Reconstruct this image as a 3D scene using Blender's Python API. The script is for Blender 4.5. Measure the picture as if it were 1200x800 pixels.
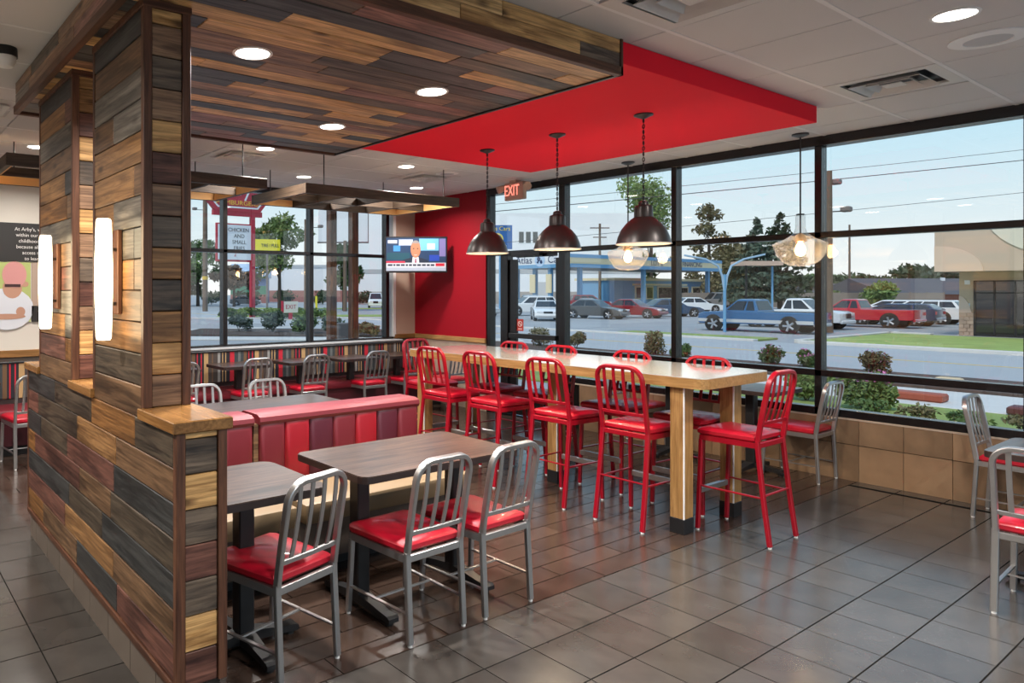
import bpy, bmesh, math, random
from mathutils import Vector, Matrix
from math import radians as R, pi as PI
rnd = random.Random(7)
for o in list(bpy.data.objects):
    bpy.data.objects.remove(o)
sc = bpy.context.scene
col = sc.collection
# ---------------------------------------------------------------- camera
cd = bpy.data.cameras.new('camera'); cam = bpy.data.objects.new('camera', cd); col.objects.link(cam)
cd.sensor_fit = 'HORIZONTAL'; cd.sensor_width = 36.0
cd.lens = 826.85 / 1200 * 36.0
cd.shift_x = 0.175; cd.shift_y = -59.4 / 1200
cd.clip_end = 600
cam.location = (0, 0, 1.6)
cam.rotation_euler = (R(90), 0, -math.atan2(0.56302, 0.82644))
sc.camera = cam
# ---------------------------------------------------------------- view, world, sun
sc.view_settings.view_transform = 'Standard'; sc.view_settings.look = 'None'
sc.view_settings.gamma = 1.0; sc.view_settings.use_curve_mapping = False
sc.view_settings.exposure = 0.6
w = bpy.data.worlds.new('sky'); sc.world = w; w.use_nodes = True
nt = w.node_tree; nt.nodes.clear()
wo = nt.nodes.new('ShaderNodeOutputWorld'); bg = nt.nodes.new('ShaderNodeBackground')
tc = nt.nodes.new('ShaderNodeTexCoord'); sx = nt.nodes.new('ShaderNodeSeparateXYZ'); rp = nt.nodes.new('ShaderNodeValToRGB')
nt.links.new(tc.outputs['Generated'], sx.inputs[0]); nt.links.new(sx.outputs['Z'], rp.inputs[0])
e = rp.color_ramp.elements
e[0].position = 0.0; e[0].color = (0.70, 0.70, 0.69, 1)
e[1].position = 0.5; e[1].color = (0.20, 0.38, 0.62, 1)
for p, c in ((0.07, (0.58, 0.65, 0.68, 1)), (0.18, (0.40, 0.585, 0.69, 1))):
    k = rp.color_ramp.elements.new(p); k.color = c
nt.links.new(rp.outputs[0], bg.inputs[0]); bg.inputs[1].default_value = 1.0
nt.links.new(bg.outputs[0], wo.inputs[0])
sd = bpy.data.lights.new('sun', 'SUN'); sun = bpy.data.objects.new('sun', sd); col.objects.link(sun)
sd.energy = 1.7; sd.angle = R(12); sd.color = (1.0, 0.9, 0.76)
sun.rotation_euler = Vector((0.60, 0.14, -0.80)).to_track_quat('-Z', 'Y').to_euler()
DOWNLIGHT_W, PENDANT_W, GLASS_W = 24.0, 7.0, 15.0

# ---------------------------------------------------------------- helpers
def new_bm(): return bmesh.new()
def box(bm, x0, x1, y0, y1, z0, z1, bev=0.0, seg=1):
    m = Matrix.Translation(((x0+x1)/2, (y0+y1)/2, (z0+z1)/2)) @ Matrix.Diagonal((abs(x1-x0), abs(y1-y0), abs(z1-z0), 1))
    g = bmesh.ops.create_cube(bm, size=1.0, matrix=m)
    if bev > 0:
        es = list({e for v in g['verts'] for e in v.link_edges})
        bmesh.ops.bevel(bm, geom=es, offset=bev, segments=seg, affect='EDGES', profile=0.5)
    return bm
def bx(*a, **k): return box(new_bm(), *a, **k)
def cyl(bm, p0, p1, r0, r1=None, n=12, caps=True):
    r1 = r0 if r1 is None else r1
    p0 = Vector(p0); p1 = Vector(p1); d = (p1-p0).normalized()
    a = d.orthogonal().normalized(); b = d.cross(a)
    r = []
    for p, rr in ((p0, r0), (p1, r1)):
        r.append([bm.verts.new(p + (a*math.cos(2*PI*i/n) + b*math.sin(2*PI*i/n))*rr) for i in range(n)])
    for i in range(n):
        bm.faces.new((r[0][i], r[0][(i+1) % n], r[1][(i+1) % n], r[1][i]))
    if caps:
        bm.faces.new(r[0][::-1]); bm.faces.new(r[1])
    return bm
def lathe(bm, prof, c=(0, 0, 0), n=24, cap=False):
    c = Vector(c); rings = []
    for r, z in prof:
        rings.append([bm.verts.new(c + Vector((r*math.cos(2*PI*i/n), r*math.sin(2*PI*i/n), z))) for i in range(n)])
    for a, b in zip(rings, rings[1:]):
        for i in range(n):
            bm.faces.new((a[i], a[(i+1) % n], b[(i+1) % n], b[i]))
    if cap:
        bm.faces.new(rings[0][::-1]); bm.faces.new(rings[-1])
    return bm
def prism(bm, pts, z0, z1, mat=None):
    lo = [bm.verts.new((x, y, z0)) for x, y in pts]; hi = [bm.verts.new((x, y, z1)) for x, y in pts]
    n = len(pts)
    fs = [bm.faces.new(lo[::-1]), bm.faces.new(hi)]
    for i in range(n):
        fs.append(bm.faces.new((lo[i], lo[(i+1) % n], hi[(i+1) % n], hi[i])))
    if mat is not None:
        bmesh.ops.transform(bm, matrix=mat, verts=lo+hi)
    return bm
def sweep(bm, pts, wd, dp, nrm, ch=0.3):
    """rectangular tube with chamfered corners along pts; nrm is the direction of its depth"""
    pts = [Vector(p) for p in pts]; nrm = Vector(nrm).normalized(); rings = []
    a, b = wd/2, dp/2; c = min(a, b)*ch
    sec = ((a, b-c), (a-c, b), (-a+c, b), (-a, b-c), (-a, -b+c), (-a+c, -b), (a-c, -b), (a, -b+c))
    for i, p in enumerate(pts):
        t = (pts[min(i+1, len(pts)-1)] - pts[max(i-1, 0)]).normalized()
        s = t.cross(nrm).normalized(); n2 = s.cross(t).normalized()
        k = 1.0
        if 0 < i < len(pts)-1:
            k = 1.0 / max(0.6, (pts[i+1]-p).normalized().dot(t))
        rings.append([bm.verts.new(p + s*u*k + n2*v) for u, v in sec])
    for r, q in zip(rings, rings[1:]):
        for i in range(8):
            bm.faces.new((r[i], r[(i+1) % 8], q[(i+1) % 8], q[i]))
    bm.faces.new(rings[0][::-1]); bm.faces.new(rings[-1])
    return bm
def loft(bm, rings, cap=True):
    rs = [[bm.verts.new(p) for p in r] for r in rings]
    n = len(rs[0])
    for a, b in zip(rs, rs[1:]):
        for i in range(n):
            bm.faces.new((a[i], a[(i+1) % n], b[(i+1) % n], b[i]))
    if cap:
        bm.faces.new(rs[0][::-1]); bm.faces.new(rs[-1])
    return bm
def mesh(name, bm, mat=None, smooth=False):
    bmesh.ops.recalc_face_normals(bm, faces=bm.faces)
    me = bpy.data.meshes.new(name); bm.to_mesh(me); bm.free()
    if smooth:
        me.polygons.foreach_set('use_smooth', [True]*len(me.polygons)); me.set_sharp_from_angle(angle=0.7)
    if mat is not None:
        me.materials.append(mat)
    return me
def obj(name, bm, mat=None, parent=None, loc=None, rot=None, smooth=False):
    me = bm if isinstance(bm, bpy.types.Mesh) else mesh(name, bm, mat, smooth)
    o = bpy.data.objects.new(name, me); col.objects.link(o)
    if parent is not None: o.parent = parent
    if loc is not None: o.location = loc
    if rot is not None: o.rotation_euler = rot
    return o
def tag(o, label, cat, group=None, kind=None):
    o['label'] = label; o['category'] = cat
    if group: o['group'] = group
    if kind: o['kind'] = kind
    return o
def struct(o, label=None):
    o['kind'] = 'structure'
    if label: o['label'] = label
    return o
def thing(name, label, cat, loc=(0, 0, 0), rz=0.0, group=None):
    o = bpy.data.objects.new(name, None); col.objects.link(o)
    o.empty_display_size = 0.1; o.location = loc; o.rotation_euler = (0, 0, rz)
    return tag(o, label, cat, group)
def holder(name, loc=(0, 0, 0)):
    o = bpy.data.objects.new(name, None); col.objects.link(o); o.location = loc; o.empty_display_size = 0.1
    return struct(o)
def copy_thing(src, loc, rz, label, group=None):
    c = src.copy(); col.objects.link(c); c.location = loc; c.rotation_euler = (0, 0, rz); c['label'] = label
    if group: c['group'] = group
    for ch in list(src.children):
        d = ch.copy(); col.objects.link(d); d.parent = c
        for g in list(ch.children):
            h = g.copy(); col.objects.link(h); h.parent = d
    return c
def text(name, body, size, mat, parent=None, loc=(0, 0, 0), rot=(0, 0, 0), align='CENTER', ext=0.002, sx=1.0):
    cu = bpy.data.curves.new(name, 'FONT'); cu.body = body; cu.size = size; cu.align_x = align; cu.align_y = 'CENTER'
    cu.extrude = ext; cu.resolution_u = 3
    t = bpy.data.objects.new(name, cu); col.objects.link(t)
    dg = bpy.context.evaluated_depsgraph_get()
    me = bpy.data.meshes.new_from_object(t.evaluated_get(dg))
    bpy.data.objects.remove(t); me.materials.clear(); me.materials.append(mat)
    o = obj(name, me, None, parent, loc, rot); o.scale = (sx, 1, 1)
    return o

# ---------------------------------------------------------------- materials
def mat(name, base=(0.5, 0.5, 0.5), rough=0.5, metal=0.0, emit=None, es=0.0, spec=0.5, bump=0.0, bscale=60.0, var=0.0, vscale=4.0, coat=0.0):
    m = bpy.data.materials.new(name); m.use_nodes = True
    n = m.node_tree.nodes; l = m.node_tree.links; b = n['Principled BSDF']
    b.inputs['Base Color'].default_value = (*base, 1); b.inputs['Roughness'].default_value = rough
    b.inputs['Metallic'].default_value = metal; b.inputs['Specular IOR Level'].default_value = spec
    b.inputs['Coat Weight'].default_value = coat
    if emit:
        b.inputs['Emission Color'].default_value = (*emit, 1); b.inputs['Emission Strength'].default_value = es
    if var or bump:
        t = n.new('ShaderNodeTexCoord')
    if var:
        z = n.new('ShaderNodeTexNoise'); z.inputs['Scale'].default_value = vscale; z.inputs['Detail'].default_value = 5
        l.new(t.outputs['Object'], z.inputs['Vector'])
        oi = n.new('ShaderNodeObjectInfo'); ad = n.new('ShaderNodeMath'); ad.operation = 'MULTIPLY_ADD'
        l.new(oi.outputs['Random'], ad.inputs[0]); ad.inputs[1].default_value = 0.35; l.new(z.outputs['Fac'], ad.inputs[2])
        r = n.new('ShaderNodeValToRGB'); l.new(ad.outputs[0], r.inputs[0])
        r.color_ramp.elements[0].position = 0.35; r.color_ramp.elements[1].position = 0.95
        r.color_ramp.elements[0].color = (*[c*(1-var) for c in base], 1); r.color_ramp.elements[1].color = (*[min(1, c*(1+var)) for c in base], 1)
        l.new(r.outputs[0], b.inputs['Base Color'])
    if bump:
        z2 = n.new('ShaderNodeTexNoise'); z2.inputs['Scale'].default_value = bscale; z2.inputs['Detail'].default_value = 3
        l.new(t.outputs['Object'], z2.inputs['Vector'])
        bp = n.new('ShaderNodeBump'); bp.inputs['Strength'].default_value = bump; bp.inputs['Distance'].default_value = 0.002
        l.new(z2.outputs['Fac'], bp.inputs['Height']); l.new(bp.outputs[0], b.inputs['Normal'])
    return m
def wood(name, dark, light, rough=0.45, axis=0, scale=1.0, spec=0.4, knots=True, coat=0.0, cr=0.10):
    """grain runs along the object's own axis"""
    m = bpy.data.materials.new(name); m.use_nodes = True
    n = m.node_tree.nodes; l = m.node_tree.links; b = n['Principled BSDF']
    t = n.new('ShaderNodeTexCoord'); oi = n.new('ShaderNodeObjectInfo')
    vm = n.new('ShaderNodeVectorMath'); vm.operation = 'MULTIPLY_ADD'
    vm.inputs[1].default_value = [(2.2 if i == axis else 26.0)*scale for i in range(3)]
    l.new(t.outputs['Object'], vm.inputs[0])
    mu = n.new('ShaderNodeMath'); mu.operation = 'MULTIPLY'; mu.inputs[1].default_value = 57.0
    l.new(oi.outputs['Random'], mu.inputs[0])
    cb = n.new('ShaderNodeCombineXYZ')
    for i in range(3): l.new(mu.outputs[0], cb.inputs[i])
    l.new(cb.outputs[0], vm.inputs[2])
    g = n.new('ShaderNodeTexNoise'); g.inputs['Scale'].default_value = 1.0; g.inputs['Detail'].default_value = 7
    g.inputs['Roughness'].default_value = 0.66; g.inputs['Distortion'].default_value = 0.9
    l.new(vm.outputs[0], g.inputs['Vector'])
    r = n.new('ShaderNodeValToRGB'); l.new(g.outputs['Fac'], r.inputs[0])
    r.color_ramp.elements[0].position = 0.36; r.color_ramp.elements[1].position = 0.66
    r.color_ramp.elements[0].color = (*dark, 1); r.color_ramp.elements[1].color = (*light, 1)
    last = r.outputs[0]
    vs_ = n.new('ShaderNodeVectorMath'); vs_.operation = 'MULTIPLY_ADD'
    vs_.inputs[1].default_value = [(3.0 if i == axis else 85.0)*scale for i in range(3)]
    l.new(t.outputs['Object'], vs_.inputs[0]); l.new(cb.outputs[0], vs_.inputs[2])
    gs = n.new('ShaderNodeTexNoise'); gs.inputs['Scale'].default_value = 1.0; gs.inputs['Detail'].default_value = 3; gs.inputs['Distortion'].default_value = 0.4
    l.new(vs_.outputs[0], gs.inputs['Vector'])
    rs_ = n.new('ShaderNodeValToRGB'); l.new(gs.outputs['Fac'], rs_.inputs[0])
    rs_.color_ramp.elements[0].position = 0.36; rs_.color_ramp.elements[1].position = 0.56
    rs_.color_ramp.elements[0].color = (0.50, 0.47, 0.45, 1); rs_.color_ramp.elements[1].color = (1, 1, 1, 1)
    ms_ = n.new('ShaderNodeMixRGB'); ms_.blend_type = 'MULTIPLY'; ms_.inputs[0].default_value = 0.75 if knots else 0.45
    l.new(last, ms_.inputs[1]); l.new(rs_.outputs[0], ms_.inputs[2]); last = ms_.outputs[0]
    if knots:
        vv = n.new('ShaderNodeVectorMath'); vv.operation = 'MULTIPLY_ADD'
        vv.inputs[1].default_value = [(3.2 if i == axis else 8.0)*scale for i in range(3)]
        l.new(t.outputs['Object'], vv.inputs[0]); l.new(cb.outputs[0], vv.inputs[2])
        vo = n.new('ShaderNodeTexVoronoi'); l.new(vv.outputs[0], vo.inputs['Vector']); vo.inputs['Scale'].default_value = 1.0
        rv = n.new('ShaderNodeValToRGB'); l.new(vo.outputs['Distance'], rv.inputs[0])
        rv.color_ramp.elements[0].position = 0.06; rv.color_ramp.elements[1].position = 0.19
        rv.color_ramp.elements[0].color = (0.16, 0.13, 0.12, 1); rv.color_ramp.elements[1].color = (1, 1, 1, 1)
        mv = n.new('ShaderNodeMixRGB'); mv.blend_type = 'MULTIPLY'; mv.inputs[0].default_value = 0.85
        l.new(last, mv.inputs[1]); l.new(rv.outputs[0], mv.inputs[2]); last = mv.outputs[0]
    if knots:
        vk = n.new('ShaderNodeVectorMath'); vk.operation = 'MULTIPLY_ADD'
        vk.inputs[1].default_value = [(1.6 if i == axis else 5.0)*scale for i in range(3)]
        l.new(t.outputs['Object'], vk.inputs[0]); l.new(cb.outputs[0], vk.inputs[2])
        g2 = n.new('ShaderNodeTexNoise'); g2.inputs['Scale'].default_value = 1.0; g2.inputs['Detail'].default_value = 3
        l.new(vk.outputs[0], g2.inputs['Vector'])
        r2 = n.new('ShaderNodeValToRGB'); l.new(g2.outputs['Fac'], r2.inputs[0])
        r2.color_ramp.elements[0].position = 0.31; r2.color_ramp.elements[1].position = 0.47
        r2.color_ramp.elements[0].color = (0.38, 0.36, 0.36, 1); r2.color_ramp.elements[1].color = (1, 1, 1, 1)
        mx = n.new('ShaderNodeMixRGB'); mx.blend_type = 'MULTIPLY'; mx.inputs[0].default_value = 0.8
        l.new(last, mx.inputs[1]); l.new(r2.outputs[0], mx.inputs[2]); last = mx.outputs[0]
    l.new(last, b.inputs['Base Color'])
    b.inputs['Roughness'].default_value = rough; b.inputs['Specular IOR Level'].default_value = spec
    b.inputs['Coat Weight'].default_value = coat; b.inputs['Coat Roughness'].default_value = cr
    bp = n.new('ShaderNodeBump'); bp.inputs['Strength'].default_value = 0.25; bp.inputs['Distance'].default_value = 0.002
    l.new(g.outputs['Fac'], bp.inputs['Height']); l.new(bp.outputs[0], b.inputs['Normal'])
    return m
def glass(name, tint=(1, 1, 1), refl=0.06, rough=0.0):
    m = bpy.data.materials.new(name); m.use_nodes = True
    n = m.node_tree.nodes; l = m.node_tree.links; n.clear()
    o = n.new('ShaderNodeOutputMaterial'); tr = n.new('ShaderNodeBsdfTransparent'); gl = n.new('ShaderNodeBsdfGlossy')
    mx = n.new('ShaderNodeMixShader'); lw = None
    tr.inputs[0].default_value = (*tint, 1); gl.inputs['Roughness'].default_value = rough
    lf = n.new('ShaderNodeLayerWeight'); lf.inputs[0].default_value = 0.5
    pw_ = n.new('ShaderNodeMath'); pw_.operation = 'POWER'; pw_.inputs[1].default_value = 4.0
    ma = n.new('ShaderNodeMath'); ma.operation = 'MULTIPLY_ADD'; ma.inputs[1].default_value = 0.9; ma.inputs[2].default_value = refl
    l.new(lf.outputs['Facing'], pw_.inputs[0]); l.new(pw_.outputs[0], ma.inputs[0]); l.new(ma.outputs[0], mx.inputs[0]); l.new(tr.outputs[0], mx.inputs[1]); l.new(gl.outputs[0], mx.inputs[2]); l.new(mx.outputs[0], o.inputs[0])
    return m
M = {}
PL = ['amber', 'brown', 'charcoal', 'umber', 'russet', 'grey', 'honey']
CAN = []
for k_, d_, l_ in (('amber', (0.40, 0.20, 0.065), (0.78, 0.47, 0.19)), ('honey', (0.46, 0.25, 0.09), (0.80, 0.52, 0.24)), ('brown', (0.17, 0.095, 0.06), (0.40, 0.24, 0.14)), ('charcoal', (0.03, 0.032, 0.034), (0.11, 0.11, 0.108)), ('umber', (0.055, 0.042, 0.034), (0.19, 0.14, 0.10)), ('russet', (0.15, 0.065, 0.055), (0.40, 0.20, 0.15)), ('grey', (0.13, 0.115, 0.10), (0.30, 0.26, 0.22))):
    M['c_'+k_] = wood('brightened_plank_'+k_, d_, tuple(min(0.95, 1.2*v) for v in l_), rough=0.4)  # lightened copies of the plank woods; missing light put into the colour
M['amber'] = wood('plank_amber', (0.13, 0.055, 0.015), (0.37, 0.17, 0.052))
M['honey'] = wood('plank_honey', (0.17, 0.08, 0.028), (0.42, 0.22, 0.085))
M['brown'] = wood('plank_brown', (0.085, 0.045, 0.022), (0.2562, 0.144, 0.0732))
M['charcoal'] = wood('plank_charcoal', (0.016, 0.017, 0.018), (0.0756, 0.0756, 0.0732))
M['umber'] = wood('plank_umber', (0.03, 0.022, 0.016), (0.1281, 0.0952, 0.0634))
M['russet'] = wood('plank_russet', (0.07, 0.026, 0.020), (0.244, 0.1037, 0.0732))
M['grey'] = wood('plank_grey', (0.075, 0.066, 0.055), (0.244, 0.2135, 0.1769))
M['trim'] = wood('trim_wood', (0.06, 0.022, 0.012), (0.17, 0.07, 0.036), knots=False)
M['trim_v'] = wood('trim_wood_upright', (0.06, 0.022, 0.012), (0.17, 0.07, 0.036), axis=2, knots=False)
M['cap'] = wood('cap_oak', (0.20, 0.092, 0.026), (0.36, 0.18, 0.06), rough=0.22, axis=1, knots=False)
M['cap_x'] = wood('rail_oak', (0.20, 0.092, 0.026), (0.36, 0.18, 0.06), rough=0.3, axis=0, knots=False)
M['oak'] = wood('table_oak', (0.30, 0.155, 0.05), (0.47, 0.265, 0.10), rough=0.35, axis=2, scale=1.6, knots=False)
M['oak_y'] = wood('table_oak_edge', (0.30, 0.155, 0.05), (0.47, 0.265, 0.10), rough=0.35, axis=1, scale=1.6, knots=False)
M['oak_glare'] = wood('glare_whitened_oak', (0.56, 0.53, 0.49), (0.66, 0.635, 0.60), rough=0.14, axis=1, scale=1.2, knots=False, coat=1.0)  # bar table top whitened; window glare put into the base colour
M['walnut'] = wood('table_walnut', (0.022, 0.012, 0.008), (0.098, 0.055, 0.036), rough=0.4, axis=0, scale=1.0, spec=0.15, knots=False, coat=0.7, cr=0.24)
M['frame_wood'] = wood('lattice_wood', (0.04, 0.025, 0.016), (0.10, 0.066, 0.042), rough=0.5, knots=False)
M['dark'] = mat('dark_core', (0.02, 0.014, 0.010), 0.8)
M['black'] = mat('black_paint', (0.012, 0.012, 0.013), 0.4)
M['iron'] = mat('cast_iron', (0.012, 0.012, 0.013), 0.45, bump=0.15, bscale=200)
M['rubber'] = mat('black_rubber', (0.015, 0.015, 0.015), 0.7)
M['alu'] = mat('brushed_aluminium', (0.46, 0.455, 0.45), 0.32, 0.85, bump=0.06, bscale=300)
M['red_metal'] = mat('red_powder_coat', (0.29, 0.002, 0.012), 0.3, 0.0, coat=0.2)
M['vinyl'] = mat('red_vinyl', (0.42, 0.003, 0.018), 0.42, bump=0.05, bscale=250, var=0.06, coat=0.3)
M['vinyl_bright'] = mat('bright_red_vinyl', (0.28, 0.003, 0.012), 0.42, bump=0.08, bscale=250)
M['vinyl_muted'] = mat('muted_red_vinyl', (0.14, 0.008, 0.016), 0.45, bump=0.08, bscale=250)
M['vinyl_maroon'] = mat('maroon_vinyl', (0.075, 0.007, 0.018), 0.42, bump=0.08, bscale=250)
M['tan'] = mat('tan_vinyl', (0.18, 0.122, 0.064), 0.5, bump=0.08, bscale=200, var=0.06)
M['pewter'] = mat('bronze_shade', (0.052, 0.043, 0.041), 0.34, 0.45)
M['shade_in'] = mat('shade_white_inside', (0.8, 0.76, 0.68), 0.5)
M['bulb'] = mat('warm_bulb', (1, 0.8, 0.5), 0.5, emit=(1.0, 0.60, 0.24), es=22.0)
M['bulb_dome'] = mat('dome_bulb', (1, 0.8, 0.6), 0.5, emit=(1.0, 0.76, 0.46), es=16.0)
M['led'] = mat('downlight_led', (1, 1, 1), 0.5, emit=(1.0, 0.93, 0.83), es=9.0)
M['tube'] = mat('sconce_tube', (1, 1, 1), 0.5, emit=(1.0, 0.80, 0.50), es=7.0)
M['white'] = mat('white_enamel', (0.84, 0.83, 0.81), 0.4)
M['offwhite'] = mat('off_white_paint', (0.66, 0.61, 0.53), 0.7, bump=0.05, bscale=120)
M['beige'] = mat('beige_paint', (0.50, 0.36, 0.27), 0.7, bump=0.05, bscale=120)
M['red_paint'] = mat('red_wall_paint', (0.30, 0.004, 0.012), 0.6, spec=0.2, bump=0.05, bscale=90)
M['red_soffit'] = mat('red_soffit_paint', (0.93, 0.014, 0.035), 0.7, spec=0.12, bump=0.04, bscale=90)
M['ceil'] = mat('acoustic_tile', (0.66, 0.645, 0.63), 0.9, bump=0.5, bscale=500, var=0.03, vscale=180)
M['tee'] = mat('ceiling_tee', (0.78, 0.77, 0.76), 0.5)
M['vent'] = mat('vent_metal', (0.62, 0.60, 0.57), 0.45)
M['tile'] = mat('porcelain_floor_tile', (0.055, 0.049, 0.0435), 0.2, var=0.26, vscale=5.5)
M['plank_tile'] = mat('porcelain_plank_tile', (0.050, 0.031, 0.023), 0.2, var=0.28, vscale=6.5)
M['grout'] = mat('dark_grout', (0.010, 0.009, 0.008), 0.95, spec=0.05)
M['walltile'] = mat('tan_wall_tile', (0.235, 0.148, 0.085), 0.4, bump=0.05, bscale=40, var=0.36, vscale=4.0)
M['basetile'] = mat('base_tile', (0.145, 0.115, 0.092), 0.4, var=0.2, vscale=5.0)
M['mullion'] = mat('dark_bronze_frame', (0.012, 0.0105, 0.0115), 0.25, 0.3, spec=0.8)
M['pane'] = glass('window_glass', (0.985, 0.995, 0.99), 0.055)
M['clear'] = glass('clear_shade_glass', (0.97, 0.97, 0.96), 0.05)
_n = M['clear'].node_tree.nodes; _l = M['clear'].node_tree.links
_t = _n.new('ShaderNodeBsdfTranslucent'); _t.inputs[0].default_value = (0.95, 0.93, 0.9, 1); _m = _n.new('ShaderNodeMixShader'); _m.inputs[0].default_value = 0.13
_o = [x for x in _n if x.type == 'OUTPUT_MATERIAL'][0]; _s = _o.inputs[0].links[0].from_socket
_l.new(_s, _m.inputs[1]); _l.new(_t.outputs[0], _m.inputs[2]); _l.new(_m.outputs[0], _o.inputs[0])
M['dglass'] = mat('dark_glass', (0.015, 0.018, 0.022), 0.06, spec=0.8)
M['exit'] = mat('exit_letters', (0.9, 0.2, 0.15), 0.5, emit=(1.0, 0.25, 0.18), es=1.1)
def flat(name, c, rough=0.6, **k):
    if name not in M: M[name] = mat(name, c, rough, **k)
    return M[name]
# ================================================================ ROOM
WX, BY, CZ = 6.96, 8.03, 2.945           # face of the right wall, face of the back wall, ceiling height
def seen(x, y, z, m=60):
    r = 0.82644*x - 0.56302*y; f = 0.56302*x + 0.82644*y
    if f < 0.4: return False
    px = 390 + 826.85*r/f; py = 340.6 - 826.85*(z-1.6)/f
    return -m < px < 1200+m and -m < py < 800+m
# ---- floor: square tiles in front and in the aisle, plank tiles in the dining area
floor = struct(obj('floor', bx(-2.0, WX+0.14, -3.0, BY+0.14, -0.12, -0.0035), M['grout']))
P = 0.3035; X0 = 2.515; YB = 2.41
tiles, planks = [], []
for i in range(-16, 16):
    for j in range(-18, 20):
        xa = X0 + i*P; ya = YB - (j+1)*P
        xm, ym = xa + P/2, ya + P/2
        if xa > WX-0.02 or xm < -1.9 or ym > BY or ym < -2.9: continue
        if ym > YB and xm > 0.95: continue
        tiles.append((xm, ym, P if xa+P < WX else WX-xa))
for k in range(0, 38):
    y = YB + 0.075 + 0.15*k
    if y > BY-0.02: break
    x = 1.098 - (0.2*k) % 0.6 - 0.6
    while x < WX:
        a, b = max(x, 0.98), min(x+0.6, WX)
        if b-a > 0.03: planks.append(((a+b)/2, y, b-a))
        x += 0.6
def lay(items, wid, m, name, z=-0.004):
    items.sort(key=lambda t: (0 if seen(t[0], t[1], 0, 40) else 1, t[0]**2+t[1]**2))
    cache = {}
    rest = new_bm()
    for n, (x, y, l) in enumerate(items):
        if n < 292 and seen(x, y, 0, 40):
            key = round(l, 3)
            if key not in cache: cache[key] = mesh(name, bx(-l/2+0.0028, l/2-0.0028, -wid/2+0.0034, wid/2-0.0034, -0.008, 0.004), m)
            o = obj(name, cache[key], parent=floor, loc=(x, y, z + rnd.uniform(-0.0003, 0.0003)))
        else:
            box(rest, x-l/2+0.0025, x+l/2-0.0025, y-wid/2+0.0025, y+wid/2-0.0025, z-0.008, z+0.004)
    o = obj(name, rest, m, floor); o['kind'] = 'stuff'
lay(tiles, P, M['tile'], 'floor_tile')
lay(planks, 0.15, M['plank_tile'], 'floor_plank')
# ---- ceiling: 0.61 m lay-in tiles with tees
ceiling = struct(obj('ceiling', bx(-2.0, WX+0.2, -3.0, BY+0.2, CZ+0.03, CZ+0.16), flat('plenum', (0.05, 0.05, 0.05))))
G = 0.61; tm = {}
VENTS = [(5.59, 1.735), (3.18, 6.31), (5.62, 6.31), (3.185, 1.735), (0.75, 5.7)]
for i in range(-10, 6):
    for j in range(-8, 12):
        xa = 4.1 + i*G; ya = 1.43 + j*G; xb, yb = min(xa+G, WX), min(ya+G, BY)
        if xa > WX-0.03 or ya > BY-0.03 or xa < -2.0 or ya < -3: continue
        if 0.9 < xa and xb < 5.78 and 2.3 < ya and yb < 4.85: continue
        if any(abs((xa+xb)/2-vx) < 0.2 and abs((ya+yb)/2-vy) < 0.2 for vx, vy in VENTS): continue
        key = (round(xb-xa, 3), round(yb-ya, 3))
        if key not in tm: tm[key] = mesh('ceiling_tile', bx(-key[0]/2+0.004, key[0]/2-0.004, -key[1]/2+0.004, key[1]/2-0.004, 0.0, 0.016, 0.003), M['ceil'])
        obj('ceiling_tile', tm[key], parent=ceiling, loc=((xa+xb)/2, (ya+yb)/2, CZ))
for j in range(-7, 12):
    y = 1.43 + j*G
    segs = [(-2.0, WX)] if not 2.3 < y < 4.9 else [(-2.0, 0.9), (5.8, WX)]
    for a, b in segs:
        obj('grid_tee', bx(a, b, y-0.011, y+0.011, CZ-0.003, CZ+0.02), M['tee'], ceiling)
# ---- ceiling fittings
def diffuser(x, y, label):
    t = thing('air_vent', label, 'air vent', (x, y, CZ), 0, 'ceiling air vents')
    b = new_bm()
    for s in (-1, 1):
        box(b, -0.295, 0.295, s*0.295, s*0.225, -0.004, 0.01); box(b, s*0.295, s*0.225, -0.225, 0.225, -0.004, 0.01)
    obj('frame', b, M['vent'], t)
    obj('duct', bx(-0.28, 0.28, -0.28, 0.28, 0.022, 0.028), M['black'], t)
    for k, r in enumerate((0.19, 0.12)):
        b = new_bm()
        q = [(-r, -r), (r, -r), (r, r), (-r, r)]; q2 = [(x_*0.76, y_*0.76) for x_, y_ in q]
        loft(b, [[(*p, -0.018+0.004*k) for p in q], [(*p, 0.018) for p in q2]], cap=False)
        o = obj('cone', b, M['vent'], t); md = o.modifiers.new('s', 'SOLIDIFY'); md.thickness = 0.003
    obj('core', bx(-0.055, 0.055, -0.055, 0.055, -0.012, -0.008), M['vent'], t)
diffuser(*VENTS[0], 'square ceiling air vent beside the round speaker near the window')
diffuser(*VENTS[1], 'square ceiling air vent seen beside the plank-clad column above the lattice')
diffuser(*VENTS[2], 'square ceiling air vent between two downlights near the red wall')
diffuser(*VENTS[3], 'square ceiling air vent cut by the top edge of the photo')
diffuser(*VENTS[4], 'square ceiling air vent over the aisle at the end of the wood canopy')
def downlight(x, y, z, label, r=0.098, power=1.0):
    t = thing('downlight', label, 'ceiling light', (x, y, z), 0, 'recessed downlights')
    obj('trim_ring', lathe(new_bm(), [(r, 0.004), (r, -0.004), (r*0.86, -0.006), (r*0.83, -0.001), (r*0.83, 0.004)], n=28), M['white'], t, smooth=True)
    obj('lens', lathe(new_bm(), [(0.0005, -0.002), (r*0.83, -0.002), (r*0.83, 0.002)], n=28), M['led'], t)
    ld = bpy.data.lights.new('downlight', 'AREA'); ld.shape = 'DISK'; ld.size = 0.16; ld.energy = DOWNLIGHT_W*power
    ld.color = (1.0, 0.95, 0.90); ld.spread = R(150)
    lo = bpy.data.objects.new('downlight_lamp', ld); col.objects.link(lo); lo.parent = t; lo.location = (0, 0, -0.014)
WZ = 2.762
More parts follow.
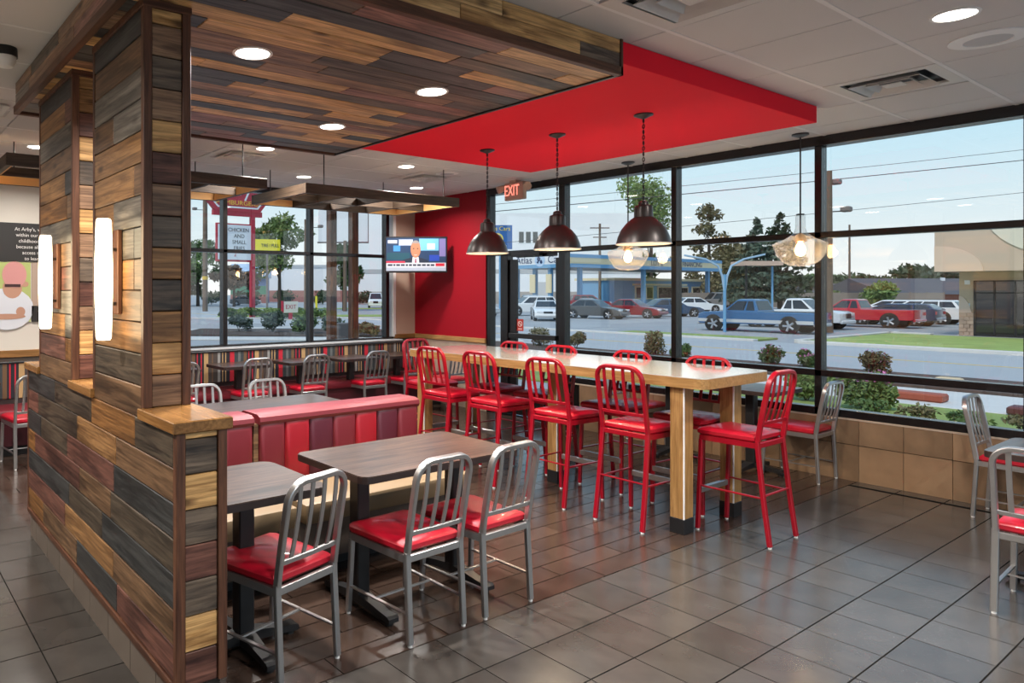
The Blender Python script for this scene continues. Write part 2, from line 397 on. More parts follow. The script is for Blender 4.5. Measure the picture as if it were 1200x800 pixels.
downlight(1.618, 3.071, WZ, 'bright round downlight in the plank canopy nearest the column', power=1.3)
downlight(2.793, 3.074, WZ, 'bright round downlight in the plank canopy nearest the red soffit', power=1.3)
downlight(2.804, 4.126, WZ, 'bright round downlight toward the far edge of the plank canopy', power=1.3)
downlight(1.618, 4.126, WZ, 'round downlight in the plank canopy hidden behind the column', power=1.3)
downlight(4.44, 1.134, CZ, 'bright round downlight beside the white ceiling speaker')
downlight(3.231, 5.876, CZ, 'bright downlight just beyond the plank canopy beside a vent')
downlight(4.404, 7.072, CZ, 'bright downlight above the lit corner of the hanging lattice')
downlight(4.957, 5.865, CZ, 'bright downlight between the red soffit and the ceiling vent')
downlight(6.095, 7.006, CZ, 'small bright downlight over the far end of the hanging lattice')
downlight(1.43, 7.01, CZ, 'bright downlight over the aisle beside the plank wall')
downlight(1.2, -0.6, CZ, 'downlight behind the viewer on the aisle side', power=1.6)
downlight(3.2, 0.4, CZ, 'downlight overhead behind the viewer', power=1.5)
downlight(4.44, -0.9, CZ, 'downlight behind the viewer nearer the windows', power=1.5)
downlight(-0.6, 2.6, CZ, 'downlight over the aisle out of view', power=1.9)
downlight(-0.4, 5.2, CZ, 'downlight over the far aisle out of view', power=1.9)
def speaker(x, y, r, label):
    t = thing('ceiling_speaker', label, 'speaker', (x, y, CZ), 0, 'round ceiling speakers')
    obj('rim', lathe(new_bm(), [(r, 0.004), (r, -0.006), (r*0.62, -0.012), (r*0.6, -0.006)], n=36), M['white'], t, smooth=True)
    obj('grille', lathe(new_bm(), [(0.0005, -0.008), (r*0.61, -0.008), (r*0.61, 0)], n=36), flat('speaker_grille', (0.52, 0.52, 0.53)), t)
speaker(5.006, 1.142, 0.165, 'white round ceiling speaker beside the window-side downlight')
speaker(5.633, 5.942, 0.13, 'pale round ceiling speaker beside the far edge of the red soffit')
t = thing('security_camera', 'small black and clear dome camera on the ceiling over the aisle', 'camera', (0.70, 4.25, CZ))
obj('housing', cyl(new_bm(), (0, 0, 0.002), (0, 0, -0.05), 0.062, 0.066, 20), M['black'], t, smooth=True)
obj('dome', lathe(new_bm(), [(0.058, -0.05), (0.056, -0.08), (0.04, -0.105), (0.001, -0.115)], n=20), M['white'], t, smooth=True)

# ---- right wall: tile wainscot, window wall, door, red panel
wr = struct(obj('wall_right', bx(WX+0.008, WX+0.14, -3.0, 5.45, -0.1, 0.512), M['grout']))
for r_, (z0, z1) in enumerate(((0.0, 0.3), (0.305, 0.508))):
    k = 0
    for i in range(-16, 12):
        y = 1.791 + i*0.305
        if y+0.305 > 5.44 or y < -3: continue
        obj('wall_tile', bx(-0.007, 0.007, 0.0015, 0.3035, 0, z1-z0, 0.001), M['walltile'], wr, loc=(WX+0.004, y, z0))
obj('sill_trim', bx(WX-0.006, WX+0.06, -3.0, 5.45, 0.508, 0.522, 0.002), flat('sill_metal', (0.50, 0.40, 0.31), 0.4), wr)
struct(obj('wall_corner', bx(WX+0.004, WX+0.14, 6.60, BY+0.14, -0.1, CZ+0.03), M['grout']))
wc = bpy.data.objects['wall_corner']
obj('red_panel', bx(WX-0.004, WX+0.01, 6.60, BY, 0.965, CZ), M['red_paint'], wc)
obj('lower_panel', bx(WX-0.004, WX+0.01, 6.60, BY, 0.0, 0.90), flat('worn_panel', (0.44, 0.34, 0.26), 0.5, var=0.2, vscale=6), wc)
obj('chair_rail', bx(WX-0.022, WX+0.01, 6.60, BY, 0.90, 0.965, 0.004), M['oak_y'], wc)
win = holder('window_1')
def member(n, x0, x1, y0, y1, z0, z1, p=None, m=None):
    return obj(n, bx(x0, x1, y0, y1, z0, z1, 0.004), m or M['mullion'], p or win)
MX0, MX1 = WX+0.01, WX+0.12
member('head_rail', WX-0.005, MX1+0.03, -3.0, 6.6, 2.862, CZ)
member('sill_rail', MX0, MX1, -3.0, 5.36, 0.522, 0.586)
member('low_rail', MX0, MX1, -3.0, 5.36, 0.857, 0.913)
member('mid_rail', MX0, MX1, -3.0, 6.6, 2.060, 2.113)
MULL = [-2.70, -1.35, 0.0, 1.345, 2.68, 3.99]
for y in MULL: member('mullion', MX0, MX1, y, y+0.055, 0.522, 2.862)
member('mullion', MX0, MX1, 5.36, 5.445, 0.0, 2.862)
member('mullion', MX0, MX1, 6.54, 6.60, 0.0, 2.862)
ys = [-3.0] + [v for y in MULL for v in (y, y+0.055)] + [5.36]
PXm = WX+0.07
for a, b in zip(ys[::2], ys[1::2]):
    for z0, z1 in ((0.586, 0.857), (0.913, 2.06), (2.113, 2.862)):
        obj('pane', bx(PXm, PXm+0.006, a, b, z0, z1), M['pane'], win)
obj('pane', bx(PXm, PXm+0.006, 5.445, 6.54, 2.113, 2.862), M['pane'], win)
obj('pane', bx(PXm, PXm+0.006, 6.37, 6.54, 0.02, 2.06), M['pane'], win)
dr = holder('door_1', (WX+0.02, 5.45, 0))
def dm(n, y0, y1, z0, z1, x0=0.03, x1=0.075, m=None): return obj(n, bx(x0, x1, y0, y1, z0, z1, 0.004), m or M['mullion'], dr)
dm('jamb', 0.80, 0.92, 0.0, 2.06, 0.0, 0.11)
dm('stile', 0.0, 0.07, 0.02, 2.0); dm('stile', 0.68, 0.80, 0.02, 2.0)
dm('top_rail', 0.07, 0.68, 2.022, 2.06); dm('bottom_rail', 0.07, 0.68, 0.02, 0.25)
dm('closer', 0.25, 0.70, 2.03, 2.075, -0.05, 0.02, M['black'])
dm('push_bar', 0.03, 0.76, 1.0, 1.06, -0.03, 0.03, M['black'])
obj('pane', bx(0.05, 0.055, 0.07, 0.68, 0.25, 2.022), M['pane'], dr)
st = obj('no_smoking_sticker', bx(0.043, 0.046, 0.575, 0.68, 1.09, 1.24), flat('sticker_red', (0.45, 0.03, 0.02)), dr)
bm = new_bm()
for i in range(24):
    a0, a1 = 2*PI*i/24, 2*PI*(i+1)/24
    q = [(0.0425, 0.6275+r*math.cos(a), 1.18+r*math.sin(a)) for r, a in ((0.036, a0), (0.036, a1), (0.028, a1), (0.028, a0))]
    bm.faces.new([bm.verts.new(p) for p in q])
bm.faces.new([bm.verts.new((0.0425, 0.6275+y, 1.18+z)) for y, z in ((-0.027, -0.02), (-0.02, -0.027), (0.027, 0.02), (0.02, 0.027))])
bm.faces.new([bm.verts.new((0.0425, 0.6275+y, 1.115+z)) for y, z in ((-0.03, -0.006), (0.03, -0.006), (0.03, 0.006), (-0.03, 0.006))])
obj('no_smoking_sign', bm, flat('sticker_white', (0.8, 0.75, 0.7)), dr)

# ---- back wall
wb = struct(obj('wall_back', bx(-2.0, WX+0.1, BY+0.004, BY+0.14, -0.1, 0.90), flat('lower_wall', (0.12, 0.09, 0.07))))
obj('white_panel', bx(-2.0, 2.3, BY, BY+0.13, 0.90, CZ), M['offwhite'], wb)
obj('beige_panel', bx(6.58, WX, BY, BY+0.13, 0.90, CZ), M['beige'], wb)
obj('white_casing', bx(6.53, 6.585, BY-0.012, BY+0.10, 0.93, CZ, 0.004), M['white'], wb)
obj('chair_rail', bx(6.56, WX-0.02, BY-0.022, BY+0.004, 0.90, 0.965, 0.004), M['cap_x'], wb)
obj('chair_rail', bx(-2.0, 2.28, BY-0.022, BY+0.004, 0.90, 0.975, 0.004), M['cap_x'], wb)
struct(obj('wall_left', bx(-2.1, -2.0, -3.0, BY+0.14, -0.1, CZ+0.1), M['offwhite']))
w2 = holder('window_2')
FY0, FY1 = BY+0.0, BY+0.11
member('head_rail', 2.3, 6.55, FY0-0.0, FY1, 2.862, CZ, w2)
member('mid_rail', 2.3, 6.55, FY0, FY1, 2.077, 2.121, w2)
member('sill_rail', 2.3, 6.55, FY0, FY1, 0.90, 0.925, w2)
obj('sill_board', bx(2.3, 6.56, BY-0.19, BY+0.01, 0.884, 0.902, 0.003), flat('sill_grey', (0.42, 0.42, 0.42), 0.3), w2)
for x in (2.36, 3.82, 5.10, 6.41):
    member('mullion', x, x+0.06, FY0, FY1, 0.925, 2.862, w2)
xs = (2.42, 3.82, 3.88, 5.10, 5.16, 6.41)
for a, b in zip(xs[::2], xs[1::2]):
    for z0, z1 in ((0.925, 2.077), (2.121, 2.862)):
        obj('pane', bx(a, b, BY+0.06, BY+0.066, z0, z1), M['pane'], w2)

# ---- poster on the back wall: dark text field over two photographs
po = thing('wall_poster', 'wall poster with white writing on black over a photo of a child', 'poster', (1.27, BY-0.004, 1.27))
FB = lambda x0, x1, z0, z1, d=0.0: bx(x0, x1, -0.012-d, -0.0, z0, z1)
obj('black_field', FB(-0.5, 0.62, 0.64, 1.045), flat('poster_black', (0.022, 0.02, 0.018)), po)
for i, s in enumerate(("At Arby's, we are working", 'within our community so', 'childhood hunger ends', 'because all children need', 'access to the meals', 'to learn, play and')):
    text('lettering', s, 0.052, flat('poster_white', (0.75, 0.72, 0.68)), po, (0.42, -0.0135, 0.98-0.062*i), (R(90), 0, 0), ext=0.0005)
obj('photo_field', FB(-0.5, 0.30, 0.0, 0.63), flat('photo_green', (0.42, 0.48, 0.16)), po)
def blob(n, cx_, cz, rx, rz, m, d, k=20):
    b = new_bm()
    b.faces.new([b.verts.new((cx_+rx*math.cos(2*PI*i/k), -0.012-d, cz+rz*math.sin(2*PI*i/k))) for i in range(k)])
    return obj(n, b, m, po)
sk = flat('photo_skin', (0.50, 0.27, 0.18)); wh = flat('photo_white', (0.66, 0.68, 0.72)); pk = flat('photo_pink', (0.60, 0.27, 0.25))
blob('photo_shirt', 0.07, 0.14, 0.26, 0.22, wh, 0.001); blob('photo_face', 0.12, 0.36, 0.095, 0.11, sk, 0.002)
blob('photo_ball', 0.14, 0.50, 0.12, 0.14, pk, 0.003); blob('photo_ear', 0.24, 0.40, 0.04, 0.03, sk, 0.0025)
obj('photo_sunglasses', bx(0.045, 0.2, -0.017, -0.016, 0.37, 0.40), flat('photo_dark', (0.05, 0.02, 0.02)), po)
blob('photo_arm', 0.05, 0.06, 0.2, 0.03, sk, 0.004); blob('photo_hand', 0.2, 0.11, 0.045, 0.05, sk, 0.005)
obj('second_photo', FB(0.31, 0.62, 0.0, 0.63), flat('photo_tan', (0.42, 0.31, 0.24)), po)
obj('corner_field', FB(0.31, 0.62, 0.0, 0.17, 0.001), M['poster_black'], po)
obj('red_badge', FB(0.40, 0.52, 0.05, 0.12, 0.002), flat('badge_red', (0.5, 0.02, 0.03)), po)
# ================================================================ PLANK CANOPY, RED SOFFIT
pmesh = {}
def plank(parent, length, wid, th, kind, loc, rot=(0, 0, 0), name='plank', bev=0.003):
    key = (round(length, 3), wid, th, kind)
    if key not in pmesh:
        pmesh[key] = mesh(name, bx(-length/2, length/2, -wid/2, wid/2, 0, th, bev), M[kind])
    return obj(name, pmesh[key], parent=parent, loc=loc, rot=rot)
def pick(prev, weights):
    ks = [k for k in weights if k not in prev]
    return rnd.choices(ks, [weights[k] for k in ks])[0]
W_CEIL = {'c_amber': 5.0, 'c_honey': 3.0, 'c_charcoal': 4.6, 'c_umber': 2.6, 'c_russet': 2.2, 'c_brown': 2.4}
W_WALL = {'amber': 1.7, 'honey': 0.25, 'charcoal': 3.4, 'umber': 2.7, 'russet': 2.4, 'brown': 1.2, 'grey': 0.2}
CX0, CX1, CY0, CY1 = 0.872, 3.41, 2.25, 4.95
cn = thing('plank_canopy', 'reclaimed wood plank canopy hung under the ceiling beside the red soffit', 'ceiling canopy', ((CX0+CX1)/2, (CY0+CY1)/2, WZ))
ox, oy = (CX0+CX1)/2, (CY0+CY1)/2
obj('core', bx(CX0+0.02-ox, CX1-0.01-ox, CY0+0.02-oy, CY1-0.02-oy, 0.015, CZ-WZ), M['dark'], cn)
nrow = 21; pw = (CY1-CY0-0.07)/nrow; prev = []
for k in range(nrow):
    y = CY0+0.035+pw*(k+0.5); x = CX0+0.03; last = None
    first = rnd.uniform(0.35, 1.3)
    while x < CX1-0.03:
        l = first if last is None else rnd.uniform(0.55, 1.5)
        if CX1-0.02-(x+l) < 0.2: l = CX1-0.02-x
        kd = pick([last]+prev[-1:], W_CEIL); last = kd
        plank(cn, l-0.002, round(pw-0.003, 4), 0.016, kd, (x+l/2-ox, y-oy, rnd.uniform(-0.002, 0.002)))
        x += l
    prev.append(last)
for y, s in ((CY0, 0), (CY1, PI)):
    for r_ in range(2):
        z = 0.035+0.074*r_; x = CX0+0.02; last = None
        while x < CX1-0.03:
            l = rnd.uniform(0.6, 1.3)
            if CX1-0.015-(x+l) < 0.2: l = CX1-0.015-x
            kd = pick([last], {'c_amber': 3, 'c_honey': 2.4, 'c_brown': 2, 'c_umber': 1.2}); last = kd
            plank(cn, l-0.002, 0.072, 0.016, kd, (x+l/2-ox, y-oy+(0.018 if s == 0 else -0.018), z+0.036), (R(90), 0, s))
            x += l
    obj('edge_trim', bx(CX0-ox, CX1-ox, y-oy-0.006, y-oy+0.03, -0.012, 0.034, 0.002), M['trim'], cn)
for r_ in range(2):
    z = 0.035+0.074*r_; y = CY0+0.02; last = None
    while y < CY1-0.03:
        l = rnd.uniform(0.5, 1.1)
        if CY1-0.02-(y+l) < 0.2: l = CY1-0.02-y
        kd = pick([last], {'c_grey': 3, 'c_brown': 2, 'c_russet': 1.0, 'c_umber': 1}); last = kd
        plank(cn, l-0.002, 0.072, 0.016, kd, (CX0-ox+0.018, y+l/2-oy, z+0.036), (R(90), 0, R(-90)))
        y += l
o = obj('edge_trim', bx(-(CY1-CY0)/2, (CY1-CY0)/2, -0.018, 0.018, -0.012, 0.034, 0.002), M['trim'], cn, (CX0-ox+0.012, 0, 0), (0, 0, R(90)))
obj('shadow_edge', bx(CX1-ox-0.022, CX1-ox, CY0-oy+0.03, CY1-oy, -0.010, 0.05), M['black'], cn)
obj('corner_post', bx(CX1-ox-0.02, CX1-ox, CY0-oy-0.006, CY0-oy+0.02, -0.012, CZ-WZ, 0.002), M['trim_v'], cn)
rs = thing('red_soffit', 'glossy red dropped soffit over the bar table', 'ceiling soffit', (4.605, 3.57, 2.822))
obj('body', bx(-1.19, 1.195, -1.31, 1.31, 0, CZ-2.822-0.003, 0.002), M['red_soffit'], rs)

# ================================================================ PLANK ROOM DIVIDER with two columns
DX0, DX1 = 0.955, 1.147
dv = thing('room_divider', 'plank-clad divider wall with two columns rising to the canopy', 'divider wall', (1.05, 3.67, 0))
ox, oy = 1.05, 3.67
YN, YF = 2.39, 4.95
COLS = ((2.73, 3.43), (3.82, 4.60))
def dbox(n, x0, x1, y0, y1, z0, z1, m, bev=0.0): return obj(n, bx(x0-ox, x1-ox, y0-oy, y1-oy, z0, z1, bev), M[m], dv)
dbox('core', DX0+0.016, DX1-0.016, YN+0.016, YF-0.016, 0.0, 1.09, 'dark')
for a, b in COLS: dbox('core', DX0+0.016, DX1-0.016, a+0.016, b-0.016, 1.05, WZ-0.002, 'dark')
W_COL = {'honey': 1.4, 'brown': 1.6, 'grey': 2.2, 'umber': 1.4, 'charcoal': 1.2, 'amber': 0.5, 'russet': 0.6}
def cladrow(y0, y1, z, h, face=0, col_=False):
    y = y0; last = None; n = 0
    while y < y1-0.01:
        l = rnd.uniform(0.5, 1.1) if n else rnd.uniform(0.25, 0.9)
        if col_ and n == 0: l = rnd.choice((1.0, 1.0, 0.09, 0.13, 1.0, 0.36))
        elif col_: l = 1.0
        if y1-(y+l) < (0.07 if col_ else 0.16): l = y1-y
        kd = pick([last]+rowprev, W_COL if col_ else W_WALL); last = kd; n += 1
        pr = rnd.uniform(0, 0.0025)
        if face == 0: plank(dv, round(l-0.0015, 3), round(h-0.004, 4), 0.016, kd, (DX0-pr+0.016-ox, y+l/2-oy, z+h/2), (R(90), 0, R(-90)))
        else: plank(dv, round(l-0.0015, 3), round(h-0.004, 4), 0.016, kd, (DX1+pr-0.016-ox, y+l/2-oy, z+h/2), (R(90), 0, R(90)))
        y += l
    return last
rowprev = []
PH = 0.128; Z0 = 0.194
for face in (0, 1):
    rowprev = []
    for k in range(20):
        z = Z0+PH*k; h = min(PH, WZ-0.03-z)
        if h < 0.02: break
        if k < 7:
            a = cladrow(YN+0.028, YF-0.02, z, h, face); rowprev = [a]
        else:
            for a, b in COLS:
                q = cladrow(a+0.012 if face else a+0.028, b-0.014, z, h, face, True)
            rowprev = [q]
def endclad(y, zlo, zhi, sgn):
    """short boards on an end face between two upright stiles"""
    z = zlo; last = None
    for xs_ in ((DX0-0.004, DX0+0.032), (DX1-0.032, DX1+0.004)):
        ya, yb = (y-0.006, y+0.024) if sgn < 0 else (y-0.024, y+0.006)
        dbox('corner_stile', xs_[0], xs_[1], ya, yb, zlo, zhi, 'trim_v', 0.002)
    while z < zhi-0.01:
        h = min(PH, zhi-z)
        if h > 0.02:
            kd = pick([last], {'c_amber': 2.2, 'c_brown': 2, 'c_umber': 2.2, 'russet': 0.7, 'honey': 0.8}); last = kd  # lightened plank copies brighten the shaded end boards by colour
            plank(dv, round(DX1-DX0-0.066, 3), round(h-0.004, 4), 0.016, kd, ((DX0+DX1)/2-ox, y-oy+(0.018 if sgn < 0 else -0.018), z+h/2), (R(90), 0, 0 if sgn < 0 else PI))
        z += PH
endclad(YN, Z0-PH*0.2, 1.09, -1); endclad(YF, Z0, 1.09, 1)
for a, b in COLS:
    endclad(a, 1.134, WZ-0.03, -1); endclad(b, 1.134, WZ-0.03, 1)
    dbox('top_trim', DX0-0.008, DX1+0.008, a-0.008, b+0.008, WZ-0.032, WZ, 'trim', 0.002)
for a, b in ((YN-0.02, COLS[0][0]+0.02), (COLS[0][1]-0.01, COLS[1][0]+0.02), (COLS[1][1]-0.01, YF+0.02)):
    dbox('cap', DX0-0.022, DX1+0.022, a, b, 1.09, 1.134, 'cap', 0.004)
o = obj('bottom_trim', bx(-(YF-YN)/2-0.006, (YF-YN)/2+0.006, -0.012, 0.012, -0.016, 0.018, 0.003), M['trim'], dv, (DX0+0.006-ox, (YN+YF)/2-oy, 0.172), (0, 0, R(90)))
tmz = mesh('base_tile', bx(-0.006, 0.006, -0.1495, 0.1495, 0, 0.152, 0.001), M['basetile'])
for i in range(9):
    y = 2.478+0.305*i
    if y+0.15 > YF+0.05: obj('base_tile', bx(-0.006, 0.006, -0.151, YF-0.02-y, 0, 0.152, 0.001), M['basetile'], dv, (DX0+0.018-ox, y-oy, 0))
    else: obj('base_tile', tmz, parent=dv, loc=(DX0+0.018-ox, y-oy, 0))
dbox('end_base', DX0+0.02, DX1-0.02, YN+0.012, YN+0.02, 0.0, 0.17, 'dark')

def sconce(y, label):
    t = thing('wall_sconce', label, 'wall lamp', (DX0, y, 1.645), 0, 'tube wall lamps on the plank columns')
    obj('back_plate', bx(-0.024, -0.003, 0.02, 0.115, -0.145, 0.215, 0.003), M['trim_v'], t)
    b = new_bm()
    for z in (-0.1, 0.13): cyl(b, (-0.085, 0, z), (-0.01, 0.05, z), 0.008, n=8)
    obj('arm', b, M['pewter'], t)
    obj('tube', lathe(new_bm(), [(0.001, -0.25), (0.026, -0.25), (0.031, -0.24), (0.036, -0.05), (0.036, 0.07), (0.031, 0.245), (0.026, 0.255), (0.001, 0.255)], (-0.088, 0, 0), 20), M['tube'], t, smooth=True)
sconce(2.97, 'glowing white tube lamp on the nearer plank column')
sconce(4.04, 'glowing white tube lamp on the farther plank column')

# ================================================================ HANGING LATTICE FRAMES
def lattice(x0, x1, y0, y1, z0, z1, nx, label):
    cx_, cy_ = (x0+x1)/2, (y0+y1)/2
    t = thing('hanging_lattice', label, 'ceiling lattice', (cx_, cy_, z0), 0, 'wooden lattices hung over the window seats')
    h = z1-z0; a, b = (x1-x0)/2, (y1-y0)/2; w_ = 0.02
    for s in (-1, 1):
        obj('long_beam', bx(-a, a, s*b-w_, s*b+w_, 0, h, 0.003), M['frame_wood'], t)
        obj('end_beam', bx(-b+w_, b-w_, -w_, w_, 0, h, 0.003), M['frame_wood'], t, (s*(a-w_), 0, 0), (0, 0, R(90)))
    for i in range(1, nx):
        obj('cross_beam', bx(-b+w_, b-w_, -0.012, 0.012, 0.0, h*0.9, 0.002), M['frame_wood'], t, (-a+2*a*i/nx, 0, 0), (0, 0, R(90)))
    obj('middle_beam', bx(-a+w_, a-w_, -0.012, 0.012, 0.0, h*0.8, 0.002), M['frame_wood'], t)
    for sx_ in (-1, 1):
        for sy_ in (-1, 1):
            obj('hanger_rod', cyl(new_bm(), (sx_*a*0.78, sy_*b, h), (sx_*a*0.78, sy_*b, CZ-z0), 0.006, n=6), M['black'], t)
    for i in (0, nx-1):
        obj('painted_glow_board', bx(-a/nx*0.93, a/nx*0.93, b-w_-0.012, b-w_, 0.002, h), flat('painted_amber_glow', (0.85, 0.47, 0.17), 0.5), t, (-a+2*a*(i+0.5)/nx, 0, 0))  # added boards; downlight glow on the inner beam faces put into their colour
        obj('painted_glow_board', bx(-b*0.93, b*0.93, -0.006, 0.006, 0.002, h), M['painted_amber_glow'], t, ((a-w_*2.3)*(1 if i else -1), 0, 0), (0, 0, R(90)))
lattice(0.96, 3.2, 5.80, 6.88, 2.55, 2.645, 4, 'dark wooden lattice frame hung behind the plank columns')
lattice(3.62, 5.67, 5.80, 6.88, 2.545, 2.645, 4, 'brown wooden lattice frame hung before the red wall and screen')

# ================================================================ PENDANTS
def dome_pendant(x, y, label):
    t = thing('dome_pendant', label, 'pendant lamp', (x, y, 2.822), 0, 'bronze dome pendants over the bar table')
    zr = 1.925-2.822
    obj('canopy', lathe(new_bm(), [(0.001, 0), (0.063, 0), (0.063, -0.008), (0.03, -0.022), (0.012, -0.03), (0.001, -0.03)], n=24), M['pewter'], t, smooth=True)
    b = new_bm(); top = -0.03; bot = zr+0.295; n = 15
    for i in range(n):
        za, zb = top+(bot-top)*i/n, top+(bot-top)*(i+1)/n+0.008
        a = 0.009
        pts = [(a*math.cos(q), 0, (za+zb)/2+(za-zb)/2*math.sin(q)*1.0) for q in [2*PI*k/8 for k in range(9)]]
        if i % 2: pts = [(0, p[0], p[2]) for p in pts]
        for p, q in zip(pts, pts[1:]): cyl(b, p, q, 0.0026, n=5, caps=False)
    o = obj('chain', b, M['black'], t); o['kind'] = 'stuff'
    obj('cord', cyl(new_bm(), (0.004, 0.003, top), (0.004, 0.003, bot), 0.0022, n=5), M['black'], t)
    prof = [(0.012, zr+0.30), (0.03, zr+0.292), (0.034, zr+0.27), (0.056, zr+0.262), (0.06, zr+0.25), (0.062, zr+0.185), (0.08, zr+0.172), (0.112, zr+0.143), (0.145, zr+0.10), (0.166, zr+0.05), (0.176, zr+0.012), (0.178, zr)]
    obj('shade', lathe(new_bm(), prof, n=40), M['pewter'], t, smooth=True)
    obj('shade_lining', lathe(new_bm(), [(r-0.003, z-0.001) for r, z in prof[5:]] , n=40), M['shade_in'], t, smooth=True)
    obj('rim', lathe(new_bm(), [(0.178, zr+0.003), (0.181, zr), (0.178, zr-0.004), (0.172, zr-0.002)], n=40), M['shade_in'], t, smooth=True)
    obj('bulb', lathe(new_bm(), [(0.001, zr+0.03), (0.03, zr+0.045), (0.04, zr+0.08), (0.03, zr+0.11), (0.016, zr+0.15)], n=16), M['bulb_dome'], t, smooth=True)
    ld = bpy.data.lights.new('pendant', 'SPOT'); ld.energy = PENDANT_W*6; ld.color = (1, 0.78, 0.52); ld.spot_size = R(140); ld.spot_blend = 0.6; ld.shadow_soft_size = 0.06
    lo = bpy.data.objects.new('pendant_lamp', ld); col.objects.link(lo); lo.parent = t; lo.location = (0, 0, zr+0.02)
dome_pendant(4.536, 2.831, 'bronze dome pendant on a chain nearest the window corner of the soffit')
dome_pendant(4.556, 3.571, 'bronze dome pendant on a chain, middle of the row of three')
dome_pendant(4.559, 4.309, 'bronze dome pendant on a chain before the red wall')
def glass_pendant(x, y, zc, label):
    t = thing('glass_pendant', label, 'pendant lamp', (x, y, CZ), 0, 'clear glass pendants at the windows')
    z = zc-CZ
    obj('canopy', lathe(new_bm(), [(0.001, 0), (0.065, 0), (0.065, -0.012), (0.02, -0.03), (0.001, -0.03)], n=24), M['pewter'], t, smooth=True)
    obj('rod', cyl(new_bm(), (0, 0, -0.03), (0, 0, z+0.10), 0.0065, n=8), M['pewter'], t, smooth=True)
    obj('collar', cyl(new_bm(), (0, 0, z+0.295), (0, 0, z+0.305), 0.03, n=16), M['pewter'], t, smooth=True)
    prof = [(0.036, z+0.30), (0.038, z+0.18), (0.05, z+0.14), (0.11, z+0.09), (0.185, z+0.062), (0.2, z+0.045), (0.2, z+0.03), (0.182, z-0.03), (0.14, z-0.1), (0.09, z-0.135), (0.001, z-0.145)]
    obj('globe', lathe(new_bm(), prof, n=40), M['clear'], t, smooth=True)
    obj('socket', lathe(new_bm(), [(0.012, z+0.14), (0.035, z+0.12), (0.05, z+0.07), (0.02, z+0.06), (0.001, z+0.06)], n=16), flat('copper', (0.5, 0.22, 0.1), 0.3, metal=0.9), t, smooth=True)
    obj('bulb', lathe(new_bm(), [(0.014, z+0.06), (0.03, z+0.03), (0.042, z-0.01), (0.03, z-0.045), (0.001, z-0.06)], n=18), M['bulb'], t, smooth=True)
    ld = bpy.data.lights.new('pendant', 'POINT'); ld.energy = GLASS_W; ld.color = (1, 0.68, 0.36); ld.shadow_soft_size = 0.045
    lo = bpy.data.objects.new('pendant_lamp', ld); col.objects.link(lo); lo.parent = t; lo.location = (0, 0, z-0.01)
glass_pendant(6.728, 2.746, 1.955, 'clear glass pendant with glowing bulb before the tall right window')
glass_pendant(6.711, 4.363, 1.955, 'clear glass pendant with glowing bulb half behind a bronze dome')

# ================================================================ EXIT SIGN, TV
t = thing('exit_sign', 'lit red EXIT sign with two lamp heads hung near the door', 'exit sign', (6.70, 5.87, CZ))
obj('case', bx(-0.03, 0.03, -0.15, 0.15, -0.235, -0.02, 0.006), flat('exit_case', (0.60, 0.42, 0.32)), t)
obj('face', bx(-0.034, -0.029, -0.14, 0.14, -0.225, -0.03), flat('exit_face', (0.62, 0.33, 0.26)), t)
text('lettering', 'EXIT', 0.185, M['exit'], t, (-0.035, 0.03, -0.125), (R(90), 0, R(-90)), sx=0.62)
obj('mount', bx(-0.05, 0.05, -0.05, 0.05, -0.02, 0.0), M['exit_case'], t)
for s in (-1, 1):
    obj('lamp_head', cyl(new_bm(), (0.02, s*0.17, -0.06), (-0.06, s*0.235, -0.10), 0.035, 0.05, 14), M['exit_case'], t, smooth=True)
tv = thing('wall_television', 'wide wall television showing a news presenter, in the red corner', 'television', (6.44, 7.41, 2.1), math.atan2(-0.563, 0.826))
TW, TH = 0.435, 0.25
obj('body', bx(-TW, TW, 0.0, 0.045, -TH, TH, 0.006), M['black'], tv)
obj('bracket', bx(-0.03, 0.03, 0.045, 0.42, -0.05, 0.05), M['black'], tv)
def scr(n, c, x0, x1, z0, z1, d, e=1.0):
    m = flat('screen_'+n, tuple(v*0.4 for v in c), 0.4, emit=c, es=e*0.40)
    return obj(n, bx(x0*TW, x1*TW, -0.001-0.0006*d, -0.0004, z0*TH, z1*TH), m, tv)
scr('picture', (0.03, 0.07, 0.16), -0.95, 0.95, -0.90, 0.92, 1, 0.7)
scr('studio_glow', (0.22, 0.60, 0.95), 0.10, 0.72, 0.22, 0.88, 2, 0.9); scr('studio_light', (0.75, 0.9, 1.0), 0.35, 0.6, 0.28, 0.62, 3, 0.9)
scr('studio_panel', (0.08, 0.35, 0.8), -0.72, -0.5, 0.18, 0.5, 2, 0.9); scr('studio_desk', (0.02, 0.10, 0.14), -0.93, -0.2, -0.28, 0.1, 2, 0.9)
scr('studio_side', (0.30, 0.25, 0.55), 0.74, 0.94, -0.1, 0.88, 2, 0.8); scr('studio_blue', (0.03, 0.08, 0.5), 0.42, 0.74, -0.35, -0.02, 2, 0.9)
scr('corner_caption', (0.7, 0.75, 0.85), -0.9, -0.6, 0.62, 0.8, 3, 0.8); scr('caption', (0.55, 0.62, 0.78), -0.55, -0.1, 0.5, 0.84, 3, 0.8)
scr('lower_band', (0.78, 0.80, 0.86), -0.95, 0.95, -0.90, -0.45, 6, 0.85); scr('ticker', (0.55, 0.60, 0.72), -0.95, 0.95, -0.90, -0.72, 7, 0.8)
scr('alert_tab', (0.75, 0.05, 0.10), -0.95, -0.35, -0.47, -0.36, 7, 0.9); scr('channel_mark', (0.75, 0.03, 0.06), 0.62, 0.90, -0.64, -0.48, 8, 0.9)
m_ = flat('screen_text', (0.05, 0.06, 0.09)); 
x = -0.9
while x < 0.5:
    l = rnd.uniform(0.05, 0.16); scr('headline_word', (0.05, 0.06, 0.10), x, x+l, -0.63, -0.53, 7, 0.5); x += l+0.03
